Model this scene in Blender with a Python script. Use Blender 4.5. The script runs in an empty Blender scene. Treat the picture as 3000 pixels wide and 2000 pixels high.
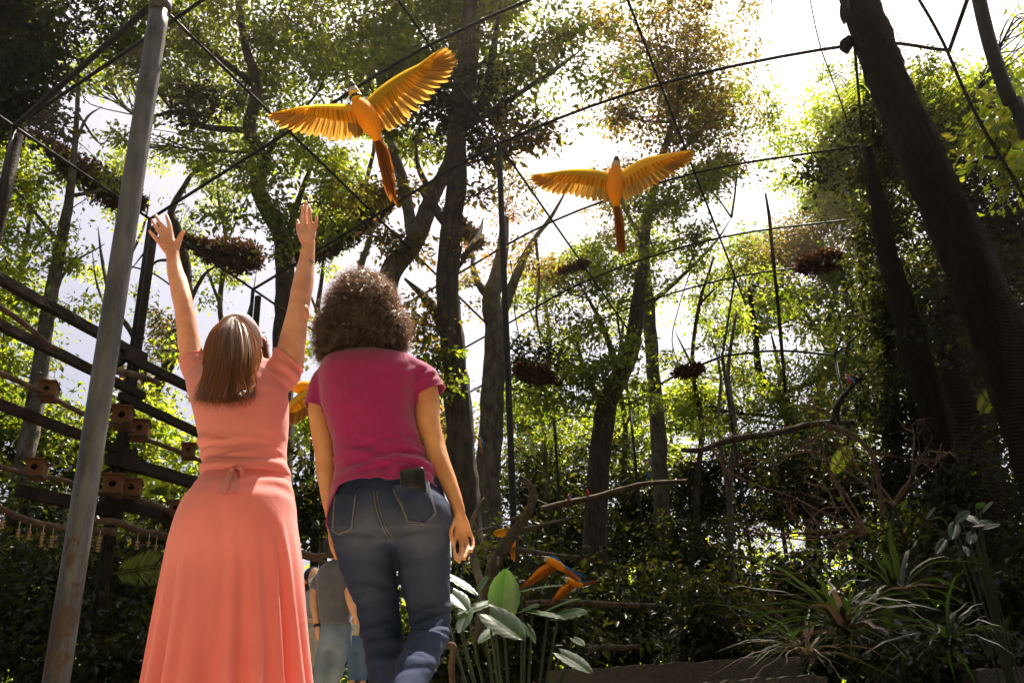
import bpy, bmesh, math, random
import numpy as np
from mathutils import Vector, Matrix
from mathutils.bvhtree import BVHTree
rng = np.random.default_rng(11); random.seed(11)
scn = bpy.context.scene; col = scn.collection

# ------------------------------------------------------------------ camera, sky, sun, exposure
F = 2707.0; PITCH = math.radians(24.2); ROLL = math.radians(2.42); CAMH = 0.25   # F in pixels of a 3000 px wide frame
fwd = np.array([0, math.cos(PITCH), math.sin(PITCH)]); _u0 = np.array([0, -math.sin(PITCH), math.cos(PITCH)]); _r0 = np.array([1., 0, 0])
right = _r0*math.cos(ROLL) - _u0*math.sin(ROLL); up = _r0*math.sin(ROLL) + _u0*math.cos(ROLL)
CAM = np.array([0, 0, CAMH])
cd = bpy.data.cameras.new('camera'); cam = bpy.data.objects.new('camera', cd); col.objects.link(cam); scn.camera = cam
cd.sensor_width = 36; cd.lens = F/3000*36; cd.clip_start = 0.05; cd.clip_end = 600
cam.matrix_world = Matrix(((right[0], up[0], -fwd[0], 0), (right[1], up[1], -fwd[1], 0), (right[2], up[2], -fwd[2], CAMH), (0, 0, 0, 1)))
SUN_AZ = math.radians(25); SUN_EL = math.radians(66)
SUN = np.array([math.sin(SUN_AZ)*math.cos(SUN_EL), math.cos(SUN_AZ)*math.cos(SUN_EL), math.sin(SUN_EL)])
world = bpy.data.worlds.new('World'); scn.world = world; world.use_nodes = True
wn = world.node_tree.nodes; wl = world.node_tree.links
bg = wn['Background']; sky = wn.new('ShaderNodeTexSky'); sky.sky_type = 'NISHITA'; sky.sun_disc = False
sky.sun_elevation = SUN_EL; sky.sun_rotation = SUN_AZ; sky.air_density = 0.45; sky.dust_density = 8.0; sky.ozone_density = 0.1
wl.new(sky.outputs[0], bg.inputs[0]); bg.inputs[1].default_value = 0.065
sd = bpy.data.lights.new('sun', 'SUN'); sd.energy = 5.0; sd.angle = math.radians(0.5); sd.color = (1.0, 0.90, 0.74)
so = bpy.data.objects.new('sun', sd); col.objects.link(so)
so.rotation_mode = 'QUATERNION'; so.rotation_quaternion = Vector(SUN).to_track_quat('Z', 'Y')
scn.view_settings.view_transform = 'Standard'; scn.view_settings.look = 'None'; scn.view_settings.gamma = 1.0
scn.view_settings.exposure = 1.88; scn.view_settings.use_curve_mapping = False
cy = scn.cycles; cy.max_bounces = 7; cy.diffuse_bounces = 4; cy.glossy_bounces = 2; cy.transmission_bounces = 4; cy.transparent_max_bounces = 16
cy.use_denoising = True; cy.sample_clamp_indirect = 6.0; cy.caustics_reflective = False; cy.caustics_refractive = False

# ------------------------------------------------------------------ projection helpers (pixels of the photograph + distance -> world)
K = 3000/2352
def ray(px, py): return (px-1500)/F*right + (1000-py)/F*up + fwd
def U(px, py, Y): d = ray(px, py); return CAM + d*(Y/d[1])
def UD(dx, dy, Y): return U(dx*K, dy*K, Y)
def UZ(px, py, z): d = ray(px, py); return CAM + d*((z-CAMH)/d[2])
def mpp(p): return float((np.asarray(p)-CAM) @ fwd)/F          # metres per photo pixel at p
def nrm(v): v = np.asarray(v, float); return v/max(np.linalg.norm(v), 1e-9)

# ------------------------------------------------------------------ mesh helpers
class MB:
    def __init__(s): s.V = []; s.F = []; s.n = 0
    def add(s, V, Fc):
        V = np.asarray(V, float); s.V.append(V); s.F += [tuple(i+s.n for i in f) for f in Fc]; s.n += len(V); return s
    def data(s): return np.vstack(s.V), s.F
def mk_mesh(name, V, Fc, smooth=True):
    me = bpy.data.meshes.new(name); me.from_pydata([tuple(v) for v in V], [], Fc); me.update()
    if smooth and len(me.polygons): me.polygons.foreach_set('use_smooth', [True]*len(me.polygons))
    return me
def link(name, me, mat=None, parent=None):
    o = bpy.data.objects.new(name, me); col.objects.link(o)
    if mat is not None and me is not None and not me.materials: me.materials.append(mat)
    if parent is not None:
        o.parent = parent; o.matrix_parent_inverse = Matrix.Translation(-Vector(parent.location)) if parent.rotation_euler.x == 0 else parent.matrix_basis.inverted()
    return o
def build(name, mb, mat, parent=None, smooth=True):
    V, Fc = mb.data() if isinstance(mb, MB) else mb
    return link(name, mk_mesh(name, V, Fc, smooth), mat, parent)
def tag(o, label=None, cat=None, group=None, kind=None):
    if label: o['label'] = label
    if cat: o['category'] = cat
    if group: o['group'] = group
    if kind: o['kind'] = kind
    return o
def empty(name, loc, label=None, cat=None, group=None):
    o = bpy.data.objects.new(name, None); col.objects.link(o); o.location = tuple(loc); o.empty_display_size = 0.1
    return tag(o, label, cat, group)
def crom(pts, n=6):
    P = np.asarray(pts, float)
    if len(P) < 3: 
        t = np.linspace(0, 1, n+1)[:, None]; return P[0]*(1-t)+P[-1]*t
    P = np.vstack([2*P[0]-P[1], P, 2*P[-1]-P[-2]]); out = []
    for i in range(1, len(P)-2):
        for k in range(n):
            t = k/n; a, b, c, d = P[i-1], P[i], P[i+1], P[i+2]
            out.append(.5*((2*b)+(-a+c)*t+(2*a-5*b+4*c-d)*t*t+(-a+3*b-3*c+d)*t**3))
    out.append(P[-2]); return np.array(out)
def tube(pts, radii, seg=8, n=5, caps=True, rough=0.0, flat=None, flatdir=None):
    """smooth tapered tube through pts; radii interpolated; flat scales the radius along flatdir"""
    R = np.asarray(radii, float).reshape(-1, 1)*np.ones((len(pts), 1))
    Q = crom(np.hstack([np.asarray(pts, float), R]), n); P, r = Q[:, :3], np.abs(Q[:, 3])
    if caps == 'round':
        d0 = nrm(P[0]-P[1]); d1 = nrm(P[-1]-P[-2]); ks = (0.45, 0.8, 0.97)
        h = [(P[0]+d0*r[0]*math.sin(math.acos(1-k) if False else math.asin(k)), r[0]*math.sqrt(1-k*k)) for k in (0.99, 0.85, 0.5)]
        t = [(P[-1]+d1*r[-1]*k, r[-1]*math.sqrt(1-k*k)) for k in (0.5, 0.85, 0.99)]
        P = np.vstack([[a for a, b in h], P, [a for a, b in t]]); r = np.concatenate([[b for a, b in h], r, [b for a, b in t]])
    m = len(P); T = np.gradient(P, axis=0); T /= np.maximum(np.linalg.norm(T, axis=1, keepdims=True), 1e-9)
    ref = np.array([0, 0, 1.]) if abs(T[0][2]) < 0.9 else np.array([1., 0, 0])
    if flatdir is not None: ref = np.asarray(flatdir, float)
    V = []; a = np.linspace(0, 2*math.pi, seg, endpoint=False); N = None
    for i in range(m):
        if N is None or flatdir is not None: N = nrm(ref - T[i]*(ref@T[i]))
        else: N = nrm(N - T[i]*(N@T[i]))
        B = np.cross(T[i], N); rr = r[i]*(1+(rng.normal(0, rough, seg) if rough else 0))
        f = 1.0 if flat is None else flat
        V.append(P[i] + (np.cos(a)*rr*f)[:, None]*N + (np.sin(a)*rr)[:, None]*B)
    V = np.vstack(V); Fc = []
    for i in range(m-1):
        for j in range(seg):
            k = (j+1) % seg; Fc.append((i*seg+j, i*seg+k, (i+1)*seg+k, (i+1)*seg+j))
    if caps: Fc.append(tuple(range(seg))[::-1]); Fc.append(tuple((m-1)*seg+j for j in range(seg)))
    return V, Fc
def ellipsoid(c, r, axes=None, nu=16, nv=10):
    A = np.eye(3) if axes is None else np.array(axes, float)
    V = [(0, 0, -1)]; Fc = []
    for i in range(1, nv):
        t = math.pi*i/nv - math.pi/2
        for j in range(nu): p = 2*math.pi*j/nu; V.append((math.cos(t)*math.cos(p), math.cos(t)*math.sin(p), math.sin(t)))
    V.append((0, 0, 1)); L = len(V)-1
    for j in range(nu): k = (j+1) % nu; Fc.append((0, 1+k, 1+j)); Fc.append((L, L-nu+j, L-nu+k))
    for i in range(nv-2):
        for j in range(nu): k = (j+1) % nu; a = 1+i*nu; Fc.append((a+j, a+k, a+nu+k, a+nu+j))
    return (np.array(V)*np.asarray(r, float))@A + np.asarray(c, float), Fc
def box(c, s, axes=None):
    A = np.eye(3) if axes is None else np.array(axes, float)
    V = np.array([(x, y, z) for x in (-.5, .5) for y in (-.5, .5) for z in (-.5, .5)])*np.asarray(s, float)
    return V@A + np.asarray(c, float), [(0, 1, 3, 2), (4, 6, 7, 5), (0, 4, 5, 1), (2, 3, 7, 6), (0, 2, 6, 4), (1, 5, 7, 3)]
def loft(rings, cap0=False, cap1=False):
    m = len(rings); n = len(rings[0]); V = np.vstack(rings); Fc = []
    for i in range(m-1):
        for j in range(n): k = (j+1) % n; Fc.append((i*n+j, i*n+k, (i+1)*n+k, (i+1)*n+j))
    if cap0: Fc.append(tuple(range(n))[::-1])
    if cap1: Fc.append(tuple((m-1)*n+j for j in range(n)))
    return V, Fc
def remesh(mb, vox, smooth=6, fac=0.5, dec=None):
    me = mk_mesh('tmp', *mb.data()); o = link('tmp', me)
    m = o.modifiers.new('r', 'REMESH'); m.mode = 'VOXEL'; m.voxel_size = vox; m.use_smooth_shade = True
    if smooth: s = o.modifiers.new('s', 'SMOOTH'); s.factor = fac; s.iterations = smooth
    if dec: d = o.modifiers.new('d', 'DECIMATE'); d.ratio = dec
    dg = bpy.context.evaluated_depsgraph_get(); new = bpy.data.meshes.new_from_object(o.evaluated_get(dg))
    bpy.data.objects.remove(o); bpy.data.meshes.remove(me); return new
def get_v(me):
    v = np.empty(len(me.vertices)*3, np.float32); me.vertices.foreach_get('co', v); return v.reshape(-1, 3).astype(float)
def get_n(me):
    v = np.empty(len(me.vertices)*3, np.float32); me.vertex_normals.foreach_get('vector', v); return v.reshape(-1, 3).astype(float)
def set_v(me, V): me.vertices.foreach_set('co', V.astype(np.float32).ravel()); me.update()
def cut_open(me, keep, snap=None):
    """drop vertices where keep(V) is false: leaves an open hem"""
    V = get_v(me); k = keep(V); bm = bmesh.new(); bm.from_mesh(me); bm.verts.ensure_lookup_table()
    bmesh.ops.delete(bm, geom=[bm.verts[i] for i in np.where(~k)[0]], context='VERTS'); bm.to_mesh(me); bm.free()
    if snap: set_v(me, snap(get_v(me)))
    me.polygons.foreach_set('use_smooth', [True]*len(me.polygons)); me.update()

def plane_cut(me, co, no, lim=None, warp=None):
    """cut the cloth open along a plane (in the region lim), removing the side no points to; warp(V) shifts z first"""
    V = get_v(me); w = warp(V) if warp else None
    if warp: V2 = V.copy(); V2[:, 2] -= w; set_v(me, V2)
    bm = bmesh.new(); bm.from_mesh(me); bm.verts.ensure_lookup_table(); m = lim(V) if lim else np.ones(len(V), bool)
    fs = [f for f in bm.faces if all(m[v.index] for v in f.verts)]; es = {e for f in fs for e in f.edges}; vs = {v for f in fs for v in f.verts}
    bmesh.ops.bisect_plane(bm, geom=list(vs)+list(es)+fs, plane_co=tuple(co), plane_no=tuple(no), clear_outer=True, dist=1e-5)
    loose = [v for v in bm.verts if not v.link_faces]; bmesh.ops.delete(bm, geom=loose, context='VERTS'); bm.to_mesh(me); bm.free()
    if warp: V = get_v(me); V[:, 2] += warp(V); set_v(me, V)
    me.polygons.foreach_set('use_smooth', [True]*len(me.polygons)); me.update()
def fold_set(seed, n, z0, zr, sl, cv, xc, xr, ln, amp, wd):
    r = np.random.default_rng(seed); return [(z0+r.uniform(-zr, zr), r.uniform(-sl, sl), r.uniform(-cv, cv), xc+r.uniform(-xr, xr), ln*r.uniform(.5, 1.4), amp*r.uniform(.4, 1.2)*(1 if r.random() < .62 else -.8), wd*r.uniform(.6, 1.5)) for _ in range(n)]
def folds(x, z, fs):
    f = 0
    for z0, sl, cv, xc, ln, a, w in fs:
        u = (x-xc)/ln; d = (z-(z0+sl*(x-xc)+cv*(x-xc)**2))/w; f = f+a*np.exp(-np.where(d > 0, d*d*1.8, d*d*.5))*np.exp(-u*u*u*u)
    return f

# ------------------------------------------------------------------ materials
def mat_new(name):
    m = bpy.data.materials.new(name); m.use_nodes = True; nt = m.node_tree
    for n in list(nt.nodes):
        if n.type != 'OUTPUT_MATERIAL': nt.nodes.remove(n)
    return m, nt, nt.nodes, nt.links, [n for n in nt.nodes if n.type == 'OUTPUT_MATERIAL'][0]
def c4(c): return (c[0], c[1], c[2], 1)
def noise_mix(nt, c1, c2, scale, detail=4, lo=0.35, hi=0.65, stretch=(1, 1, 1), coord='Object', rough=0.6):
    N, L = nt.nodes, nt.links
    tc = N.new('ShaderNodeTexCoord'); mp = N.new('ShaderNodeMapping'); mp.inputs['Scale'].default_value = stretch
    nz = N.new('ShaderNodeTexNoise'); nz.inputs['Scale'].default_value = scale; nz.inputs['Detail'].default_value = detail; nz.inputs['Roughness'].default_value = rough
    rp = N.new('ShaderNodeValToRGB'); rp.color_ramp.elements[0].position = lo; rp.color_ramp.elements[1].position = hi
    rp.color_ramp.elements[0].color = c4(c1); rp.color_ramp.elements[1].color = c4(c2)
    L.new(tc.outputs[coord], mp.inputs[0]); L.new(mp.outputs[0], nz.inputs['Vector']); L.new(nz.outputs['Fac'], rp.inputs[0])
    return rp, nz, mp
def surf(name, c1, c2=None, scale=8, rough=0.7, bump=0.2, bscale=None, stretch=(1, 1, 1), metal=0, spec=0.3, detail=5, lo=.35, hi=.65, bdist=0.02, sheen=0, sss=0):
    m, nt, N, L, out = mat_new(name); p = N.new('ShaderNodeBsdfPrincipled'); L.new(p.outputs[0], out.inputs[0])
    rp, nz, mp = noise_mix(nt, c1, c2 or c1, scale, detail, lo, hi, stretch)
    L.new(rp.outputs[0], p.inputs['Base Color']); p.inputs['Roughness'].default_value = rough; p.inputs['Metallic'].default_value = metal
    p.inputs['Specular IOR Level'].default_value = spec
    if sheen: p.inputs['Sheen Weight'].default_value = sheen
    if sss: p.inputs['Subsurface Weight'].default_value = sss; p.inputs['Subsurface Radius'].default_value = (0.012, 0.004, 0.002); p.inputs['Subsurface Scale'].default_value = 1.0
    if bump:
        n2 = N.new('ShaderNodeTexNoise'); n2.inputs['Scale'].default_value = bscale or scale*4; n2.inputs['Detail'].default_value = 6
        b = N.new('ShaderNodeBump'); b.inputs['Strength'].default_value = bump; b.inputs['Distance'].default_value = bdist
        L.new(mp.outputs[0], n2.inputs['Vector']); L.new(n2.outputs['Fac'], b.inputs['Height']); L.new(b.outputs[0], p.inputs['Normal'])
    return m
def leafmat(name, cols, trans, tfac=0.5, gloss=0.06, rough=0.35):
    """thin leaf: diffuse above, translucent through, waxy; each leaf has its own tint"""
    m, nt, N, L, out = mat_new(name)
    g = N.new('ShaderNodeNewGeometry'); rp = N.new('ShaderNodeValToRGB'); rt = N.new('ShaderNodeValToRGB')
    for r, cs in ((rp, cols), (rt, trans)):
        e = r.color_ramp.elements
        while len(e) < len(cs): e.new(0.5)
        for i, c in enumerate(cs): e[i].position = i/(max(1, len(cs)-1)); e[i].color = c4(c)
        L.new(g.outputs['Random Per Island'], r.inputs[0])
    d = N.new('ShaderNodeBsdfDiffuse'); t = N.new('ShaderNodeBsdfTranslucent'); mx = N.new('ShaderNodeMixShader'); mx.inputs[0].default_value = tfac
    gl = N.new('ShaderNodeBsdfGlossy'); gl.inputs['Roughness'].default_value = rough; gl.inputs[0].default_value = (1, 1, 1, 1); m2 = N.new('ShaderNodeMixShader'); m2.inputs[0].default_value = gloss
    L.new(rp.outputs[0], d.inputs[0]); L.new(rt.outputs[0], t.inputs[0]); L.new(d.outputs[0], mx.inputs[1]); L.new(t.outputs[0], mx.inputs[2])
    L.new(mx.outputs[0], m2.inputs[1]); L.new(gl.outputs[0], m2.inputs[2]); L.new(m2.outputs[0], out.inputs[0]); return m
def clothmat(name, c1, c2, scale=6, trans=None, tfac=0.0, weave=900, bump=0.15, rough=0.9, sheen=0.2):
    m, nt, N, L, out = mat_new(name); p = N.new('ShaderNodeBsdfPrincipled')
    rp, nz, mp = noise_mix(nt, c1, c2, scale, 6, .3, .7); L.new(rp.outputs[0], p.inputs['Base Color'])
    p.inputs['Roughness'].default_value = rough; p.inputs['Specular IOR Level'].default_value = 0.15; p.inputs['Sheen Weight'].default_value = sheen
    n2 = N.new('ShaderNodeTexNoise'); n2.inputs['Scale'].default_value = weave; n2.inputs['Detail'].default_value = 2
    n3 = N.new('ShaderNodeTexNoise'); n3.inputs['Scale'].default_value = 28; n3.inputs['Detail'].default_value = 4
    ad = N.new('ShaderNodeMath'); ad.operation = 'MULTIPLY_ADD'; ad.inputs[1].default_value = 6.0
    b = N.new('ShaderNodeBump'); b.inputs['Strength'].default_value = bump; b.inputs['Distance'].default_value = 0.002
    L.new(mp.outputs[0], n2.inputs['Vector']); L.new(mp.outputs[0], n3.inputs['Vector']); L.new(n3.outputs['Fac'], ad.inputs[0]); L.new(n2.outputs['Fac'], ad.inputs[2]); L.new(ad.outputs[0], b.inputs['Height']); L.new(b.outputs[0], p.inputs['Normal'])
    if tfac:
        t = N.new('ShaderNodeBsdfTranslucent'); t.inputs[0].default_value = c4(trans); mx = N.new('ShaderNodeMixShader'); mx.inputs[0].default_value = tfac
        L.new(p.outputs[0], mx.inputs[1]); L.new(t.outputs[0], mx.inputs[2]); L.new(mx.outputs[0], out.inputs[0])
    else: L.new(p.outputs[0], out.inputs[0])
    return m
M = {}
M['bark_dark'] = surf('bark_dark', (.009, .0065, .0045), (.030, .021, .014), 5, .95, .9, 26, (3, 3, .7), bdist=.05)
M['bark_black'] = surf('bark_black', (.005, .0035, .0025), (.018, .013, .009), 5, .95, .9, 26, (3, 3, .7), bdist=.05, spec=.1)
M['bark_pale'] = surf('bark_pale', (.06, .050, .040), (.20, .175, .14), 4, .9, .7, 22, (2, 2, 1), bdist=.04)
M['bark_mid'] = surf('bark_mid', (.030, .023, .016), (.10, .078, .056), 5, .9, .8, 24, (3, 3, .7), bdist=.04)
M['leaf_green'] = leafmat('leaf_green', [(.010, .018, .004), (.018, .028, .006), (.036, .040, .009), (.012, .021, .005)], [(.17, .29, .010), (.32, .43, .015), (.52, .52, .025), (.22, .34, .012)], .5, .04)
M['leaf_bright'] = leafmat('leaf_bright', [(.018, .032, .005), (.032, .048, .007), (.052, .054, .010)], [(.30, .46, .015), (.45, .56, .02), (.62, .58, .03)], .58, .04)
M['leaf_shade'] = leafmat('leaf_shade', [(.005, .009, .003), (.009, .014, .004), (.014, .018, .006)], [(.035, .055, .005), (.07, .09, .007), (.15, .14, .011)], .32, .025)  # darker copy of the leaf green: shade put into the colour
M['leaf_deep_shade'] = leafmat('leaf_deep_shade', [(.003, .005, .002), (.005, .008, .0025), (.007, .009, .003)], [(.03, .045, .006), (.06, .075, .007), (.12, .11, .010)], .25, .02)  # near-black copy: deep shade of the lower right put into the colour
M['leaf_olive'] = leafmat('leaf_olive', [(.022, .024, .008), (.036, .036, .010), (.055, .042, .013), (.075, .036, .011)], [(.20, .20, .025), (.30, .27, .03), (.42, .30, .04), (.44, .20, .03)], .5, .04)
M['leaf_orange'] = leafmat('leaf_orange', [(.09, .032, .008), (.13, .058, .010), (.06, .028, .010), (.14, .09, .013)], [(.5, .18, .02), (.6, .30, .03), (.35, .12, .02), (.6, .40, .04)], .5, .04)
M['leaf_litter'] = leafmat('leaf_litter', [(.030, .014, .008), (.055, .024, .012), (.085, .038, .018), (.02, .010, .006)], [(.10, .04, .015), (.14, .05, .02), (.16, .06, .02), (.06, .025, .01)], .22, .02)
M['steel_dark'] = surf('steel_dark', (.014, .0135, .013), (.030, .028, .026), 12, .6, .15, metal=.0, spec=.2)
M['timber'] = surf('timber', (.012, .008, .005), (.034, .021, .013), 6, .9, .8, 30, (1, 1, 1), bdist=.03)
M['branch_wood'] = surf('branch_wood', (.055, .033, .020), (.14, .09, .058), 9, .85, .5, 40, bdist=.015)
M['box_wood'] = surf('box_wood', (.11, .042, .017), (.18, .072, .030), 10, .8, .4, 40, (1, 1, 3), bdist=.006)
M['toy_wood'] = surf('toy_wood', (.30, .17, .08), (.42, .26, .13), 12, .8, .2)
M['hole_shade'] = surf('hole_shade', (.004, .003, .003), (.006, .005, .004), 5, 1, 0, spec=0)  # near-black for back panels, painting the shade inside the nest boxes
M['soil'] = surf('soil', (.012, .009, .006), (.030, .022, .014), 3, .95, .6, 20, bdist=.04)
M['path'] = surf('path', (.34, .275, .20), (.46, .38, .285), 2.5, .95, .5, 40, bdist=.01)
M['hill'] = surf('hill', (.006, .010, .004), (.022, .034, .012), 1.2, 1, 1.0, 5, bdist=.5, spec=0)
M['skin_a'] = surf('skin_a', (.42, .175, .105), (.58, .285, .19), 13, .5, .22, 140, bdist=.002, sss=.25, spec=.35)
M['skin_b'] = surf('skin_b', (.37, .155, .064), (.50, .245, .115), 13, .5, .22, 140, bdist=.002, sss=.2, spec=.35)
M['skin_c'] = surf('skin_c', (.50, .27, .17), (.56, .31, .20), 9, .55, .1, 160, bdist=.002)
M['coral'] = clothmat('coral', (.56, .215, .20), (.64, .25, .23), 5, (.95, .12, .085), .32, bump=.25)
M['magenta'] = clothmat('magenta', (.195, .008, .066), (.225, .011, .080), 70, bump=.4)
M['string'] = surf('string', (.35, .28, .16), None, 5, .9, 0)

# ------------------------------------------------------------------ foliage
def leaf_mesh(name, P, A, Nn, Lg, Wd, fold=0.18, bend=0.12):
    """folded two-triangle leaves sharing the midrib"""
    S = np.cross(A, Nn); S /= np.maximum(np.linalg.norm(S, axis=1, keepdims=True), 1e-9); Nn = np.cross(S, A); Lg = Lg[:, None]; Wd = Wd[:, None]
    V = np.empty((len(P), 4, 3), np.float32)
    V[:, 0] = P; V[:, 1] = P+A*Lg*.45+S*Wd*.5+Nn*Wd*fold; V[:, 2] = P+A*Lg-Nn*Lg*bend; V[:, 3] = P+A*Lg*.45-S*Wd*.5+Nn*Wd*fold
    n = len(P); me = bpy.data.meshes.new(name); me.vertices.add(n*4); me.vertices.foreach_set('co', V.ravel())
    b = np.arange(n)[:, None]*4; idx = (b+np.array([0, 1, 2, 0, 2, 3])).astype(np.int32)
    me.loops.add(n*6); me.loops.foreach_set('vertex_index', idx.ravel()); me.polygons.add(n*2)
    me.polygons.foreach_set('loop_start', np.arange(n*2, dtype=np.int32)*3); me.polygons.foreach_set('loop_total', np.full(n*2, 3, np.int32))
    me.update(calc_edges=True); return me
SUNP = [np.array([-.72, 2.85, 1.1]), np.array([-.38, 2.62, 1.0])]
def in_corridor(p, r=1.1):
    bad = np.zeros(len(p), bool)
    for s in SUNP:
        q = p-s; t = q@SUN; bad |= (np.linalg.norm(q-t[:, None]*SUN, axis=1) < r) & (t > 0)
    return bad
DENS = 2.1
def tufts(cx, cy, rx, ry, Y, tau, L, per=14, depth=1.0):
    """spray centres for an ellipse of the canopy (display px) at distance Y, clustered, as real 3D points"""
    c = UD(cx, cy, Y); pp = mpp(c)*K; tr = 0.30
    area = math.pi*rx*ry; ta = per*L*L*.5*.5*.62/pp**2
    n = max(4, int(DENS*tau*area/ta)); k = max(3, n//9)
    def sph(m):
        v = rng.normal(size=(m, 3)); v /= np.linalg.norm(v, axis=1, keepdims=True); return v*(rng.random(m)**(1/2.2))[:, None]
    sub = np.clip(rng.normal(0, .52, (k, 3)), -1.25, 1.25); w = rng.random(k)**1.6+.12; pick = rng.choice(k, n, p=w/w.sum()); sub *= rng.uniform(.75, 1.25, (k, 1)); q = sub[pick]+rng.normal(0, .09, (n, 3))*(.6+1.6*rng.random((n, 1))**2)*1.6
    d = nrm(np.array([c[0], c[1], 0])); e = np.array([d[1], -d[0], 0])
    W = c + np.outer(q[:, 0]*rx*pp, e) + np.outer(q[:, 1]*max(rx, ry)*pp*.8*depth, d) + np.outer(q[:, 2]*ry*pp*1.08, np.array([0, 0, 1.]))
    return W[W[:, 2] > .05], c
def leaves_from(W, L, per=14, spread=.30, droop=.35, flat=.35):
    n = len(W)*per; base = np.repeat(W, per, 0)
    off = rng.normal(size=(n, 3))*spread*.6; off[:, 2] *= flat
    A = off/np.maximum(np.linalg.norm(off, axis=1, keepdims=True), 1e-6)*.8 + rng.normal(0, .5, (n, 3)); A[:, 2] -= droop
    A /= np.linalg.norm(A, axis=1, keepdims=True)
    Nn = rng.normal(0, .55, (n, 3)); Nn[:, 2] += .8
    lg = L*np.clip(rng.lognormal(-.08, .30, n), .4, 1.7); return base+off, A, Nn, lg, lg*rng.uniform(.42, .6, n)
def crown(name, ells, Y, L, mat, parent, per=14, droop=.35):
    Ws, cs = [], []
    for e in ells:
        W, c = tufts(*e[:4], Y+(e[5] if len(e) > 5 else rng.uniform(-1, 1.5)), e[4], L, per); Ws.append(W); cs.append((c, W))
    W = np.vstack(Ws); W = W[~in_corridor(W)]
    o = link(name, leaf_mesh(name, *leaves_from(W, L, per, spread=max(.22, L*2.4), droop=droop)), mat, parent); o['kind'] = 'stuff'
    return o, cs
def twigs(mb, skel, cs, r0=.03, per=10, jit=.25):
    """limbs from the trunk to each crown mass, with side twigs into its sprays"""
    S = np.vstack(skel)
    for c, W in cs:
        d = np.linalg.norm(S-c, axis=1)+np.maximum(0, S[:, 2]-c[2]+.3)*2; s = S[np.argmin(d)]; dist = np.linalg.norm(c-s)
        mid = (s+c)/2+rng.normal(0, jit*.35, 3)*dist*.5-np.array([0, 0, dist*.05]); rr = r0*min(1.6, .4+dist*.25)
        path = crom([s, mid, c], 5); mb.add(*tube([s, mid, c], [rr, rr*.7, rr*.35], 6, 4))
        for w in W[rng.choice(len(W), min(per, len(W)), replace=False)]:
            b = path[rng.integers(4, len(path))]; m2 = (b+w)/2+rng.normal(0, .12, 3)*np.linalg.norm(w-b)
            mb.add(*tube([b, m2, w], [rr*.42, rr*.28, .006], 4, 3, caps=False))
def tree(name, label, Y, trunk, ells, mat, L=.12, bark='bark_mid', limbs=(), per=14, twig=.042, shade_crowns=(), group='trees around and above the aviary', tw=22, seg=9, droop=.35, ground=True, extra=None):
    """trunk/limbs: (x, y, radius) in display px, bottom first; carried down to the ground"""
    P = [UD(x, y, Y) for x, y, r in trunk]; R = [r*K*mpp(p) for p, (x, y, r) in zip(P, trunk)]
    if ground: P = [np.array([P[0][0]+(P[0][0]-P[1][0])*.3, P[0][1], -.15])]+P; R = [R[0]*1.15]+R
    root = empty(name, (P[0][0], P[0][1], 0), label, 'tree', group)
    mb = MB(); mb.add(*tube(P, R, seg, 6, rough=.05)); skel = [crom(P, 6)]
    for lm in limbs:
        Yl = Y; Q = [UD(x, y, Y+(i*.25 if k[3:] == () else k[3])) for i, k in enumerate(lm) for x, y in [k[:2]]]
        rl = [k[2]*K*mpp(q) for k, q in zip(lm, Q)]; rl[-1] *= .35; mb.add(*tube(Q, rl, 7, 5, rough=.05)); skel.append(crom(Q, 5))
    if shade_crowns:  # crown masses above the frame, added to shade what stands below
        W = np.vstack([np.array(c)+(lambda v: v/np.linalg.norm(v, axis=1, keepdims=True)*(rng.random((n, 1))**.4))(rng.normal(size=(n, 3)))*np.array([rx, rx, rz]) for c, rx, rz, n in shade_crowns]); W = W[~in_corridor(W, 1.3)]
        o = link('crown', leaf_mesh('crown', *leaves_from(W, L*1.4, per, spread=.5)), M[mat], root); o['kind'] = 'stuff'
    if ells:
        groups = {}
        for e in ells: groups.setdefault(e[6] if len(e) > 6 else mat, []).append(e)
        allc = []
        for mt, es in groups.items():
            o, cs = crown('crown', es, Y, L, M[mt], root, per, droop); allc += cs
        twigs(mb, skel, allc, twig, tw)
    build('trunk', mb, M[bark], root); return root

# ------------------------------------------------------------------ the setting
def sheet(name, x0, x1, y0, y1, nx, ny, zf, mat):
    xs = np.linspace(x0, x1, nx); ys = np.linspace(y0, y1, ny); V = [(x, y, zf(x, y)) for y in ys for x in xs]
    Fc = [(j*nx+i, j*nx+i+1, (j+1)*nx+i+1, (j+1)*nx+i) for j in range(ny-1) for i in range(nx-1)]
    return tag(link(name, mk_mesh(name, V, Fc), mat), kind='structure')
sheet('ground', -300, 300, -300, 300, 61, 61, lambda x, y: -.02, M['soil'])
sheet('path', -4.6, 1.6, -22, 16, 14, 60, lambda x, y: -.014+.004*math.sin(x*3+y), M['path'])  # unseen; pale albedo chosen to bounce sunlight onto the women's backs
def hz(x, y):
    r = math.hypot(x, y); t = min(1, max(0, (r-40)/14)); return -.6+t*t*(3-2*t)*(9.5+1.5*math.sin(x*.21)+1.2*math.sin(x*.47+y*.1))
sheet('hill', -75, 75, 30, 75, 70, 30, hz, M['hill'])

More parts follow.
